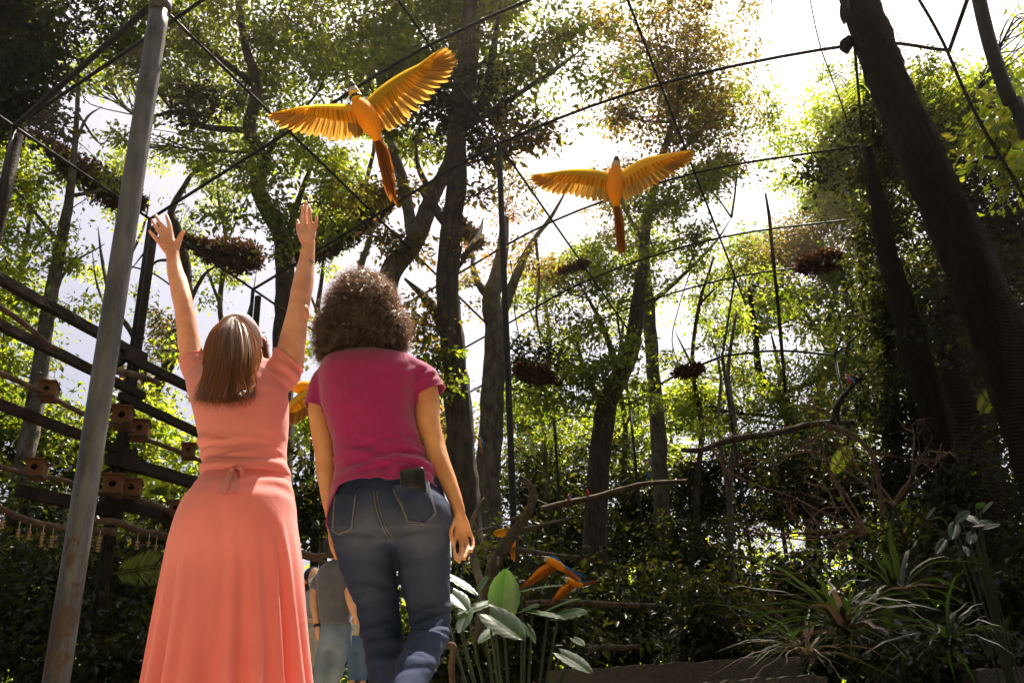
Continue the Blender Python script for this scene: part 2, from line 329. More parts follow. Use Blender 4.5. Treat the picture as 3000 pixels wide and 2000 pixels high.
# ------------------------------------------------------------------ trees (display px of the photograph, distance in metres)
D, B, O_, R_ = 'leaf_shade', 'leaf_bright', 'leaf_olive', 'leaf_orange'
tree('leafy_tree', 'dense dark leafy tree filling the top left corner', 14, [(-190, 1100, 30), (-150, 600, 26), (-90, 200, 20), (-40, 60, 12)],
     [(30, 110, 110, 150, 3.2, 0), (70, 250, 70, 60, 1.6, 0), (20, -70, 200, 110, 2.2, 0), (-150, 200, 150, 250, 2.0, 1)], D, L=.13, bark='bark_dark', shade_crowns=[((-9.5, 15, 20), 4.0, 2.5, 300)])
tree('leafy_tree', 'tall tree with a twisting grey trunk behind the raised right hand', 17,
     [(640, 1300, 30), (648, 870, 26), (655, 700, 24), (650, 560, 20), (612, 480, 18), (590, 420, 17), (608, 372, 16), (572, 300, 15), (590, 200, 12), (560, 90, 9), (540, -60, 6)],
     [(300, 100, 110, 75, 1.3), (235, 185, 60, 50, .9), (470, 120, 130, 130, .85), (620, 100, 120, 130, .9), (540, 250, 130, 70, .7), (440, 245, 70, 40, 1.6, 0, D),
      (690, 330, 120, 90, .9, 0, B), (770, 425, 100, 70, .8, 0, B), (760, 120, 130, 120, 1.1), (400, 20, 130, 70, 1.1), (330, 330, 60, 60, .5, 0, B), (620, -90, 260, 90, 1.0), (520, 370, 80, 70, .9, 0, B), (640, 500, 120, 90, .9)],
     'leaf_green', L=.125, shade_crowns=[((-5.5, 18, 22.5), 4.2, 2.5, 300), ((-1.5, 19.5, 24), 3.6, 2.2, 180)], limbs=[[(608, 372, 9), (640, 310, 6), (700, 250, 4)], [(590, 200, 8), (480, 110, 6), (430, 20, 4)], [(572, 300, 8), (460, 290, 6), (400, 260, 4)], [(655, 560, 8), (700, 420, 6), (740, 330, 4)]], bark='bark_mid')
tree('slender_tree', 'slender pale trunk with bare upper twigs left of the steel pole', 16,
     [(10, 1350, 26), (50, 1100, 22), (85, 900, 20), (110, 720, 16), (140, 560, 13), (160, 450, 10), (172, 330, 7), (178, 240, 5), (180, 160, 3)],
     [(50, 450, 80, 70, .8), (60, 590, 100, 90, 1.1, 0, B), (40, 760, 90, 90, 1.2), (180, 330, 60, 70, .16), (150, 700, 60, 60, .6), (20, 380, 60, 70, .9, 0, B), (240, 430, 60, 40, .25)],
     'leaf_green', L=.11, bark='bark_pale', limbs=[[(172, 330, 4), (200, 270, 3), (235, 245, 2)], [(160, 450, 5), (215, 440, 4), (270, 415, 2)], [(140, 560, 5), (90, 500, 4), (50, 450, 3)], [(178, 260, 3), (230, 330, 2), (260, 300, 1.5)], [(85, 900, 7), (140, 640, 4), (240, 560, 3)]], tw=5, twig=.02)
tree('bare_tree', 'crooked bare tree between the steel pole and the raised left hand', 20,
     [(255, 1300, 22), (300, 1080, 18), (345, 920, 16), (395, 820, 14), (428, 710, 13), (425, 600, 12), (405, 520, 10), (395, 480, 8), (440, 400, 5)],
     [(395, 760, 55, 50, .6, 0, O_), (500, 640, 60, 50, .6), (440, 560, 70, 50, .18), (330, 690, 50, 50, .22), (420, 470, 90, 60, .15), (350, 830, 60, 60, .6, 0, O_)],
     'leaf_green', L=.10, bark='bark_mid', limbs=[[(345, 920, 8), (310, 780, 7), (260, 700, 5), (235, 600, 4), (225, 520, 2)], [(428, 710, 6), (470, 630, 4), (520, 600, 2)], [(425, 600, 5), (360, 600, 3), (340, 640, 2)], [(405, 520, 5), (350, 560, 3), (300, 620, 2)], [(440, 400, 4), (520, 360, 3), (580, 330, 2)]], tw=6, twig=.018)
tree('knotted_tree', 'pale mottled trunk rising out behind the curly hair', 15.5,
     [(870, 1100, 30), (876, 800, 28), (892, 640, 26), (955, 552, 22), (994, 450, 19), (1040, 360, 17), (1076, 210, 15), (1092, 60, 12), (1100, -80, 8)],
     [(960, 330, 70, 60, .9), (880, 430, 80, 60, .9, 0, O_), (960, 130, 110, 110, .9), (1010, 40, 150, 70, .9), (930, 560, 70, 60, .8, 0, O_), (870, 210, 110, 110, .9), (860, 60, 150, 80, .9), (1050, -80, 200, 70, 1.2)], 'leaf_green', L=.12, bark='bark_pale', shade_crowns=[((-2.2, 15.8, 19.5), 3.0, 2.0, 200)],
     limbs=[[(950, 560, 15), (932, 450, 14), (904, 345, 12), (880, 260, 8)], [(994, 450, 8), (960, 380, 6), (955, 300, 4)]])
tree('buttressed_tree', 'thick dark trunk right of the curly haired woman', 14.5,
     [(1085, 1560, 44), (1070, 1200, 36), (1060, 1060, 34), (1050, 900, 32), (1035, 750, 28), (1027, 640, 26), (1036, 520, 24), (1050, 420, 23), (1048, 300, 22), (1066, 180, 20), (1078, 30, 17), (1085, -100, 12)],
     [(1085, 60, 110, 90, .9), (1180, 170, 110, 120, .85), (1010, 230, 60, 80, 2.0, 0, D), (1280, 110, 120, 110, .7), (1220, 330, 100, 60, .8, 0, O_), (1090, 300, 70, 80, .9, 0, D), (960, 720, 70, 80, 1.0, 0, O_), (1000, 840, 60, 80, .9), (1200, -80, 220, 70, 1.3), (1060, 560, 60, 50, .25, 0, O_), (1140, 420, 60, 50, .3, 0, O_)],
     'leaf_green', L=.12, bark='bark_mid', shade_crowns=[((.6, 15.5, 20), 3.2, 2.2, 220)], limbs=[[(1048, 300, 14), (1110, 230, 11), (1132, 120, 9), (1150, 0, 6)], [(1036, 520, 16), (1000, 480, 12), (965, 440, 8)], [(1040, 800, 14), (990, 700, 12), (930, 640, 8)],
     [(1060, 300, 9), (1200, 210, 6), (1290, 150, 4), (1340, 110, 2)], [(1030, 640, 10), (1080, 570, 8), (1100, 540, 6), (1110, 500, 4)]])
tree('forked_tree', 'pale forked trunk with rusty leaves behind the thin centre post', 19,
     [(1130, 1560, 36), (1124, 1250, 30), (1122, 1080, 28), (1130, 930, 28), (1138, 760, 26), (1128, 690, 22), (1150, 600, 16), (1160, 500, 9)],
     [(1170, 480, 60, 50, .22, 0, R_), (1130, 600, 90, 50, .2, 0, R_), (1220, 520, 60, 40, .25, 0, O_), (1180, 400, 70, 50, .5, 0, O_), (1080, 640, 60, 50, .25, 0, O_), (1240, 600, 40, 40, .2)],
     'leaf_olive', L=.10, bark='bark_pale', limbs=[[(1138, 760, 16), (1175, 660, 12), (1220, 560, 7), (1265, 500, 5), (1310, 420, 3)], [(1128, 690, 12), (1090, 630, 8), (1085, 560, 5)], [(1230, 545, 4), (1238, 640, 3), (1232, 720, 3), (1245, 800, 2)]], tw=6, twig=.018)
tree('leaning_tree', 'dark leaning trunk between the thin centre post and the birch-like trunk', 20.5,
     [(1352, 1700, 34), (1362, 1400, 30), (1372, 1100, 26), (1392, 940, 24), (1424, 862, 22), (1452, 790, 20), (1462, 720, 17), (1475, 610, 12)],
     [(1330, 650, 100, 80, .7), (1420, 620, 110, 80, .9), (1290, 760, 90, 60, .5), (1380, 850, 110, 70, .8), (1300, 930, 130, 70, 1.0), (1270, 640, 60, 70, .8, 0, O_), (1210, 850, 70, 50, 1.5, 0, D)],
     'leaf_green', L=.12, bark='bark_mid', limbs=[[(1392, 940, 10), (1345, 860, 7), (1320, 760, 5)], [(1424, 862, 9), (1380, 740, 6), (1330, 650, 4)]])
tree('tall_tree', 'tall tree with a straight lichen-spotted trunk under the second macaw', 22,
     [(1552, 1560, 24), (1540, 1400, 21), (1522, 1200, 19), (1512, 1000, 18), (1500, 850, 16), (1490, 700, 14), (1480, 560, 12), (1510, 400, 9), (1560, 230, 6), (1580, 120, 4)],
     [(1490, 150, 140, 150, .55, 0, O_), (1600, 130, 120, 130, .7, 0, O_), (1645, 260, 105, 110, .8), (1560, 300, 130, 100, .6, 0, O_), (1440, 400, 120, 80, .45, 0, O_), (1520, 470, 120, 80, .85), (1620, 420, 80, 70, .6), (1690, 350, 60, 70, .5, 0, O_), (1500, 570, 110, 55, .8), (1600, 540, 70, 50, .4), (1390, 80, 70, 80, .5, 0, O_), (1420, 260, 60, 60, .4, 0, O_), (1570, 40, 90, 50, .9, 0, O_)],
     'leaf_green', L=.125, bark='bark_pale', limbs=[[(1490, 700, 7), (1560, 640, 5), (1640, 560, 3), (1680, 500, 2)], [(1480, 560, 6), (1430, 470, 4), (1400, 400, 3)], [(1510, 400, 5), (1610, 300, 4), (1650, 220, 2)]])
tree('sunlit_tree', 'sunlit tree under the bright gap of sky beside the netting', 25,
     [(2080, 1500, 26), (2060, 1200, 22), (2040, 950, 18), (2000, 700, 14), (1965, 500, 10), (1940, 340, 6)],
     [(1935, 270, 100, 80, 1.4, 0, B), (1900, 370, 85, 80, 1.6), (1960, 470, 90, 90, 1.5), (1870, 470, 60, 60, 1.0), (1880, 560, 90, 60, 1.2, 0, O_), (2010, 360, 80, 90, 1.4), (1970, 190, 60, 50, 1.0), (2030, 560, 70, 70, 1.3)], 'leaf_green', L=.13, bark='bark_dark')
tree('twin_stem_tree', 'grey twin-stemmed tree below the hanging leaf heap', 25,
     [(1868, 1300, 15), (1872, 1050, 13), (1884, 900, 12), (1908, 815, 11), (1906, 740, 8), (1920, 640, 5)],
     [(1780, 590, 100, 50, 1.1, 0, O_), (1700, 640, 100, 60, .75), (1800, 710, 130, 70, .75), (1920, 700, 110, 70, .9), (1650, 740, 80, 60, .5), (1990, 700, 60, 90, 1.2, 0, B), (1720, 560, 70, 50, 1.1), (1910, 640, 80, 40, .8, 0, O_)],
     'leaf_green', L=.12, bark='bark_pale', limbs=[[(1880, 950, 7), (1930, 860, 6), (1960, 760, 4)], [(1908, 815, 6), (1850, 720, 4), (1800, 660, 3)]])
tree('branching_tree', 'dark multi-stemmed tree low on the right behind the long perch branch', 23,
     [(1880, 1400, 18), (1864, 1150, 16), (1848, 1035, 15), (1822, 955, 13), (1785, 905, 11), (1745, 860, 9), (1735, 760, 7), (1720, 660, 5)],
     [(1750, 850, 110, 60, .55), (1900, 850, 110, 80, .6), (1640, 850, 70, 70, .35), (1990, 830, 90, 110, 1.5, 0, B), (1700, 960, 110, 70, 1.5), (1850, 990, 120, 70, 1.4), (1590, 940, 90, 60, 1.5, 0, B), (1960, 970, 90, 80, 1.6)],
     'leaf_green', L=.12, bark='bark_dark', limbs=[[(1850, 1040, 12), (1800, 940, 9), (1790, 850, 6), (1770, 760, 4)], [(1864, 1150, 10), (1905, 1060, 8), (1960, 1000, 5)], [(1785, 905, 6), (1860, 880, 4), (1920, 860, 3)]])
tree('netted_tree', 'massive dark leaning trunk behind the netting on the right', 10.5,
     [(2600, 1650, 82), (2500, 1400, 76), (2430, 1150, 70), (2372, 980, 66), (2305, 795, 62), (2260, 690, 58), (2213, 578, 54), (2152, 440, 50), (2105, 330, 47), (2048, 205, 45), (2008, 95, 43), (1975, 0, 41), (1950, -130, 38), (1930, -300, 30)],
     [], 'leaf_green', L=.14, bark='bark_black', seg=16, shade_crowns=[((7.2, 15.5, 23.5), 3.4, 2.2, 1300), ((11, 17.5, 24.5), 3.6, 2.4, 1000), ((6.5, 20, 27), 3.2, 2.0, 800), ((9, 12.5, 20.5), 2.2, 1.6, 450)],
     limbs=[[(2290, 740, 44), (2262, 620, 38), (2225, 520, 30), (2190, 470, 22), (2175, 480, 14)], [(1950, 0, 18), (1944, 30, 16), (1938, 55, 6)], [(1950, 90, 10), (1943, 105, 15), (1947, 122, 9)]])
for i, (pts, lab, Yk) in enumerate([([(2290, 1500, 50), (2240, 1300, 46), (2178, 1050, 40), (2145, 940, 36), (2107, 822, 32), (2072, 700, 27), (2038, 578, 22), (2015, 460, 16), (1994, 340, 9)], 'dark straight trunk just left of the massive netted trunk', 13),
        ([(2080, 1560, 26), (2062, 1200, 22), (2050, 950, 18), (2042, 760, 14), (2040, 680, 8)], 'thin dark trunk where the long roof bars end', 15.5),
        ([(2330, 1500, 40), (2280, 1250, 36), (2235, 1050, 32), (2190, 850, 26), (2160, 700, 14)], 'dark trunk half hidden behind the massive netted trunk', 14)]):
    tree('shaded_tree', lab, Yk, pts, [(pts[-1][0]+20, pts[-1][1]-10, 110, 110, 1.3), (pts[-2][0]+30, pts[-2][1]+20, 80, 110, 1.0, 1.5, 'leaf_deep_shade')], 'leaf_shade', L=.12, bark='bark_black', group='dark trunks behind the netting')
tree('leafy_tree', 'large-leaved bright green tree at the right edge', 13, [(2560, 1500, 30), (2520, 900, 26), (2440, 500, 16), (2330, 380, 8), (2260, 360, 4)],
     [(2280, 330, 70, 60, 1.5, 0), (2330, 260, 60, 50, 1.3, 0), (2330, 420, 60, 50, 1.2, 0)], 'leaf_bright', L=.22, bark='bark_dark', droop=.6, per=10)
tree('leafy_tree', 'dark bushy tree behind the upper netting on the right', 18, [(2300, 1400, 24), (2260, 900, 20), (2200, 500, 14), (2180, 320, 8)],
     [(2150, 220, 110, 90, 1.4, 0), (2230, 260, 100, 80, 1.5), (2300, 190, 100, 70, 1.2), (2200, 430, 140, 120, 1.8, 0, 'leaf_deep_shade'), (2320, 560, 120, 120, 1.8, 0, 'leaf_deep_shade'), (2100, 330, 90, 90, 1.3), (2330, 40, 60, 30, .5), (2250, 640, 140, 120, 1.8, 0, 'leaf_deep_shade'), (2230, 800, 140, 120, 2.2, 0, 'leaf_deep_shade'), (2320, 760, 110, 120, 2.2, 0, 'leaf_deep_shade')], 'leaf_green', L=.13, bark='bark_dark')
for i, (lab, Yk, pts, lm) in enumerate([
    ('thin sapling just right of the thin centre post', 23, [(1262, 1500, 8), (1256, 1150, 7), (1248, 950, 6), (1262, 800, 5), (1250, 660, 3)], [[(1248, 950, 4), (1300, 860, 3), (1330, 800, 1.5)], [(1262, 800, 3), (1220, 720, 2), (1200, 640, 1)]]),
    ('thin sapling between the leaning trunk and the lichen-spotted trunk', 25, [(1440, 1500, 8), (1432, 1150, 7), (1436, 980, 6), (1420, 860, 5), (1432, 740, 3)], [[(1436, 980, 4), (1470, 900, 2)]]),
    ('thin crooked sapling right of the lichen-spotted trunk', 22, [(1612, 1500, 8), (1600, 1150, 7), (1612, 980, 6), (1590, 840, 5), (1606, 700, 4), (1640, 590, 2)], [[(1590, 840, 4), (1550, 760, 2)], [(1606, 700, 3), (1660, 640, 2), (1700, 560, 1)]]),
    ('pair of thin bare stems left of the dark multi-stemmed tree', 21, [(1690, 1500, 9), (1676, 1150, 7), (1688, 980, 6), (1672, 860, 5), (1690, 720, 3)], [[(1676, 1150, 6), (1650, 980, 5), (1655, 860, 3), (1630, 760, 2)]]),
    ('thin stem crossing behind the hanging leaf heap on the right', 22, [(1985, 1400, 9), (1965, 1100, 8), (1940, 900, 6), (1950, 740, 5), (1930, 600, 3)], [[(1950, 740, 3), (1900, 660, 2)]]),
    ('thin pale sapling between the coral woman and the curly haired woman', 22, [(742, 1300, 9), (735, 1000, 8), (748, 860, 7), (730, 720, 6), (742, 600, 4), (720, 500, 2)], [[(748, 860, 4), (790, 760, 3), (800, 680, 1.5)], [(730, 720, 4), (690, 620, 2)]]),
    ('thin bare stem right behind the raised left hand', 21, [(520, 1250, 9), (508, 950, 8), (522, 820, 7), (505, 700, 6), (520, 560, 5), (500, 430, 3), (520, 340, 2)], [[(522, 820, 4), (570, 720, 3), (590, 620, 1.5)], [(505, 700, 4), (470, 600, 3), (455, 520, 1.5)], [(520, 560, 3), (560, 470, 2), (580, 420, 1)]]),
    ('thin bare stem just right of the steel pole', 22, [(300, 1250, 10), (285, 900, 8), (270, 760, 7), (284, 620, 6), (268, 480, 4), (282, 380, 2)], [[(284, 620, 4), (330, 520, 3), (345, 440, 1.5)], [(270, 760, 4), (225, 660, 3), (210, 560, 1.5)]]),
    ('thin bare stem leaning at the left edge above the rails', 19, [(-10, 1100, 9), (10, 800, 8), (50, 620, 6), (70, 470, 5), (60, 360, 3)], [[(50, 620, 4), (110, 520, 3), (130, 470, 1.5)]]),
    ('thin curved stem under the first macaw tail', 20, [(830, 900, 10), (826, 640, 8), (850, 540, 7), (838, 440, 6), (860, 330, 4), (850, 220, 2)], [[(850, 540, 4), (890, 470, 3)], [(838, 440, 4), (790, 360, 2)]])]):
    tree('sapling', lab, Yk, pts, [(pts[-1][0], pts[-1][1]-10, 60, 50, .55), (pts[-2][0]+20, pts[-2][1], 60, 45, .35), (pts[-3][0]-20, pts[-3][1], 60, 50, .3)], 'leaf_bright' if i % 2 else 'leaf_green', L=.10, bark='bark_mid' if i % 3 else 'bark_pale', limbs=lm, tw=12, twig=.02, group='thin stems of the understorey')
# understorey: each bush its own thing
SH = [(1230, 1470, 130, 90, 2.6, 12, 'leaf_shade', 'dark low shrub under the elephant-ear plant'), (1020, 1480, 110, 110, 2.4, 13, 'leaf_shade', 'dark low shrub right of the jeans calves'), (1700, 1480, 170, 90, 2.8, 12, 'leaf_shade', 'dark low shrub along the upper timber step'), (2000, 1480, 170, 100, 2.8, 10.5, 'leaf_shade', 'dark low shrub behind the lower timber step'), (880, 1440, 80, 110, 2.2, 15, 'leaf_shade', 'dark shrub seen between the jeans legs'), (2200, 1500, 170, 90, 2.8, 9, 'leaf_shade', 'dark low shrub under the broad dark leaves'), (1350, 1380, 110, 90, 2.4, 15.5, 'leaf_shade', 'dark shrub behind the fallen pale log'),
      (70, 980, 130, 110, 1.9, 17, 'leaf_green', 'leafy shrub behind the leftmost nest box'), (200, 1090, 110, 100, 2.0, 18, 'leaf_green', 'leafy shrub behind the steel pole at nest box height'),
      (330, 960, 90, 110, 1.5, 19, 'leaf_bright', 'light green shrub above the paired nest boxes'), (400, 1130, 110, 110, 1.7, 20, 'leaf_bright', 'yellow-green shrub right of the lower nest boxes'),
      (270, 1000, 90, 70, 1.6, 18, 'leaf_green', 'green shrub left of the upper paired nest boxes'), (130, 1220, 160, 110, 2.4, 16, 'leaf_shade', 'dark shrub behind the hanging wooden toys'),
      (330, 1320, 170, 130, 2.4, 15, 'leaf_shade', 'dark shrub left of the coral dress'), (90, 1420, 180, 150, 2.6, 14, 'leaf_shade', 'dark shrub at the foot of the steel pole'),
      (300, 1500, 160, 110, 2.6, 13, 'leaf_shade', 'dark low shrub beside the hem of the coral dress'), (-30, 860, 100, 100, 1.6, 18, 'leaf_green', 'shrub at the left edge between the upper rails'),
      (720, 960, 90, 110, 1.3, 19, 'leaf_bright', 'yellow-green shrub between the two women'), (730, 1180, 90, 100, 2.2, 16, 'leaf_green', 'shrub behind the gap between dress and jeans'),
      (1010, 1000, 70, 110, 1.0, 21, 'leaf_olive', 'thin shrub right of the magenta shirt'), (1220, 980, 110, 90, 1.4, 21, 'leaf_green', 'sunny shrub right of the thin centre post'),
      (1230, 1130, 120, 110, 2.2, 18, 'leaf_shade', 'shrub behind the bare driftwood snag'), (1440, 1010, 110, 100, 1.7, 21, 'leaf_green', 'light green shrub between the two straight trunks'),
      (1460, 1170, 110, 110, 2.4, 18, 'leaf_shade', 'shrub above the perch branch in the middle'), (1330, 1260, 120, 110, 2.4, 17, 'leaf_shade', 'dark shrub behind the gliding blue macaws'),
      (1600, 1160, 120, 110, 1.8, 18, 'leaf_green', 'sun-flecked shrub beside the lichen-spotted trunk'), (1620, 1300, 130, 100, 2.3, 15, 'leaf_shade', 'sun-flecked low shrub left of the strap-leaved plant'),
      (1780, 1100, 130, 90, 2.2, 17, 'leaf_shade', 'dark shrub above the dry twigs'), (1930, 1130, 130, 110, 2.4, 15, 'leaf_shade', 'dark shrub behind the dry twigs'),
      (2110, 1010, 140, 150, 2.4, 15, 'leaf_shade', 'dark shrub at the foot of the netting'), (2260, 1200, 150, 150, 2.6, 13, 'leaf_shade', 'dark shrub under the massive netted trunk'),
      (2100, 1330, 160, 120, 2.6, 12, 'leaf_shade', 'dark shrub behind the strap-leaved plant'), (2300, 1420, 160, 140, 2.8, 10, 'leaf_shade', 'black-green shrub in the lower right corner'),
      (1850, 1400, 150, 110, 2.6, 13, 'leaf_shade', 'dark low shrub above the timber steps'), (1150, 1350, 120, 110, 2.4, 14, 'leaf_shade', 'dark shrub behind the elephant-ear plant'), (1480, 1420, 150, 100, 2.6, 14, 'leaf_shade', 'dark shrub right of the elephant-ear plant')]
for cx, cy, rx, ry, tau, Y, mt, lab in SH:
    if 1180 < cx < 1800 and cy < 1345: Y += 6.5
    if (cx > 1650 or (cx > 1000 and cy > 1330)) and mt == 'leaf_shade': mt = 'leaf_deep_shade'  # leaf colours with shade painted in, picked by position in the frame
    if cy > 1080 and mt == 'leaf_green': mt = 'leaf_shade'
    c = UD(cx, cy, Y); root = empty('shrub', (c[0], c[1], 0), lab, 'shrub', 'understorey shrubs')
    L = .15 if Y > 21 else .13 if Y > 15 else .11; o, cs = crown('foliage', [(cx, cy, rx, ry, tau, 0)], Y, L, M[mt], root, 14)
    mb = MB(); b = np.array([c[0], c[1], -.1]); low = b.copy(); low[2] = max(.2, c[2]-ry*K*mpp(c)*.7)
    mb.add(*tube([b, (b+low)/2+rng.normal(0, .1, 3), low, c], [.07, .06, .05, .02], 6, 4)); twigs(mb, [crom([low, c], 6)], cs, .03, 8); build('stem', mb, M['bark_dark'], root)
# far wood closing the view
Ws = []
for k in range(60):
    a = rng.uniform(-38, 38); r = rng.uniform(30, 42); x, y = r*math.sin(math.radians(a)), r*math.cos(math.radians(a)); top = rng.uniform(6, 10.5)
    v = rng.normal(size=(90, 3)); v /= np.linalg.norm(v, axis=1, keepdims=True); v *= (rng.random(90)**.4)[:, None]
    Ws.append(np.array([x, y, top*.5])+v*np.array([2.6, 2.6, top*.55]))
W = np.vstack(Ws); o = link('distant_wood', leaf_mesh('distant_wood', *leaves_from(W[W[:, 2] > 0], .26, 8, spread=.7)), M['leaf_green']); tag(o, 'far green wood closing the view behind the aviary', 'wood', kind='stuff')

# unseen foliage added behind, beside and above the camera to block sky fill
Ws = []
for k in range(70):
    a = math.radians(rng.uniform(82, 278)); r = rng.uniform(9, 14); x, y = r*math.sin(a), r*math.cos(a); top = rng.uniform(9, 16); n = 90
    if abs(x+1.5) < 3.5 and y < 0: top *= .55
    v = rng.normal(size=(n, 3)); v /= np.linalg.norm(v, axis=1, keepdims=True); v *= (rng.random(n)**.4)[:, None]; Ws.append(np.array([x, y, top*.5])+v*np.array([2.0, 2.0, top*.55]))
for k in range(34):
    c = np.array([rng.uniform(-13, 13), rng.uniform(-17, -2.5), rng.uniform(12, 17)]); v = rng.normal(size=(80, 3)); v /= np.linalg.norm(v, axis=1, keepdims=True); v *= (rng.random(80)**.4)[:, None]; Ws.append(c+v*np.array([2.8, 2.8, 1.2]))
for k in range(16):
    c = np.array([rng.choice([-1, 1])*rng.uniform(7.5, 14), rng.uniform(-2.5, 5), rng.uniform(11, 16)]); v = rng.normal(size=(80, 3)); v /= np.linalg.norm(v, axis=1, keepdims=True); v *= (rng.random(80)**.4)[:, None]; Ws.append(c+v*np.array([2.6, 2.6, 1.2]))
W = np.vstack(Ws); W = W[(W[:, 2] > 0) & ~in_corridor(W, 1.6)]; o = link('sky_block_wood', leaf_mesh('sky_block_wood', *leaves_from(W, .34, 8, spread=.7)), M['leaf_green']); tag(o, 'unseen foliage added beside and behind the viewer to cut sky light', 'wood', kind='stuff')

# ------------------------------------------------------------------ aviary frame: left eave, three purlins and the right purlin run parallel; ribs cross them
S = 1.8
def hs(z): return CAMH+(z-.25)*S
def node(px, py, z): return UZ(px, py, hs(z))
AXA = math.radians(20.83); AX = np.array([math.sin(AXA), math.cos(AXA), 0]); PR = np.array([math.cos(AXA), -math.sin(AXA), 0])
def sp(s, p, z): return AX*s*S+PR*p*S+np.array([0, 0, hs(z)])
fr = empty('aviary_frame', (0, 12, 0), 'dark steel tube frame of posts and arched roof bars over the aviary', 'steel frame')
LN = [(-5.41, 4.7), (-4.0, 5.2), (-2.66, 5.65), (-1.05, 5.82), (.62, 5.66)]
def bar(name, pts, r, seg=8): return build(name, tube(pts, [r]*len(pts), seg, 5), M['steel_dark'], fr)
s_rib = [3.93, 5.37, 6.86, 8.42, 9.9, 11.0]
for p, z in LN:
    s0, s1 = (1.2, 11.4); pts = [sp(s, p, z+.0) for s in [s0]+[x for x in s_rib]+([11.9] if p < .5 else [])]
    bar('purlin', pts, .022)
for i, s in enumerate(s_rib):
    pts = [sp(s, p, z) for p, z in LN]
    if i < 3: pts.append(sp(s, 1.3, 5.35))
    bar('rib', pts, .025 if i < 3 else .022)
    bar('post', [sp(s, -5.41, 4.7), sp(s, -5.41, .1)], .035)
bar('post', [sp(6.86, -2.66, 5.65), sp(6.86, -2.66, .1)], .05, 10)
for s in (8.42, 9.9): bar('post', [sp(s, .62, 5.66), sp(s, .62, .1)], .06)
endn = [node(1415, 1140, 4.6), node(1620, 1168, 4.6), node(1845, 1185, 4.6), node(2116, 1043, 4.7), node(2445, 1040, 4.7), node(2620, 930, 4.9)]
for a, b in zip(endn[:-1], endn[1:]): bar('rib', [a, (a+b)/2+np.array([0, 0, .12]), b], .028)
for e in endn[1:-1]: bar('post', [e, np.array([e[0], e[1], -.05])], .036)
for a, b in (((-4.0, 5.2), 1), ((-2.66, 5.65), 2), ((-1.05, 5.82), 3), ((.62, 5.66), 4)): bar('rib', [sp(11.0, a[0], a[1]), endn[b]], .026)
# right-hand near post (dark, slanting out of the top right)
bar('post', [U(2855, -60, 9), U(2900, 130, 9), U(2960, 300, 9), U(3020, 430, 9), np.array([*U(3300, 1500, 9)[:2], 0])], .085, 10)
bar('rib', [sp(6.86, 1.3, 5.35), U(2855, -60, 9)], .03)
# big galvanised pole on the left
mp_, nt, N, L, out = mat_new('galvanised'); p_ = N.new('ShaderNodeBsdfPrincipled'); L.new(p_.outputs[0], out.inputs[0])
rp, nz, mpn = noise_mix(nt, (.030, .028, .031), (.19, .18, .18), 3.2, 10, .33, .66, (1.4, 1.4, .30), rough=.68)
r2, nz2, mp2 = noise_mix(nt, (0, 0, 0), (1, 1, 1), 3.4, 10, .57, .62, (1, 1, .5), rough=.75)
tcn = N.new('ShaderNodeTexCoord'); sx = N.new('ShaderNodeSeparateXYZ'); L.new(tcn.outputs['Object'], sx.inputs[0])
mr = N.new('ShaderNodeMapRange'); mr.inputs[1].default_value = 3.6; mr.inputs[2].default_value = .6; mr.inputs[3].default_value = -.09; mr.inputs[4].default_value = .13; L.new(sx.outputs[2], mr.inputs[0])
ad = N.new('ShaderNodeMath'); ad.operation = 'ADD'; L.new(nz2.outputs['Fac'], ad.inputs[0]); L.new(mr.outputs[0], ad.inputs[1]); L.new(ad.outputs[0], r2.inputs[0])
rust = N.new('ShaderNodeMix'); rust.data_type = 'RGBA'; rust.inputs[7].default_value = (.085, .045, .030, 1); L.new(r2.outputs[0], rust.inputs[0]); L.new(rp.outputs[0], rust.inputs[6]); L.new(rust.outputs[2], p_.inputs['Base Color'])
p_.inputs['Roughness'].default_value = .55; p_.inputs['Metallic'].default_value = .35
bn = N.new('ShaderNodeBump'); bn.inputs['Strength'].default_value = .35; bn.inputs['Distance'].default_value = .004; L.new(r2.outputs[0], bn.inputs['Height']); L.new(bn.outputs[0], p_.inputs['Normal'])
M['galvanised'] = mp_
pt = sp(3.34, -3.53, 4.7); pole = empty('steel_pole', (pt[0], pt[1], 0), 'thick grey galvanised pole with rust patches standing on the left', 'pole')
mb = MB(); mb.add(*tube([(0, 0, 0), (0, 0, 3), (0, 0, 6), (0, 0, pt[2]-.12)], [.105, .105, .105, .105], 24, 6)); o = build('shaft', mb, M['galvanised'], pole); o.matrix_parent_inverse = Matrix(); 
mb = MB(); mb.add(*tube([(0, 0, pt[2]-.24), (0, 0, pt[2]-.05)], [.122, .122], 24, 2)); mb.add(*tube([(0, 0, pt[2]-.05), (0, 0, pt[2]+.25)], [.10, .09], 20, 2)); o = build('collar', mb, M['galvanised'], pole); o.matrix_parent_inverse = Matrix()
bar('rib', [pt, sp(3.93, -5.41, 4.7)], .04); bar('rib', [pt, sp(3.5, -1.05, 5.82)], .04)

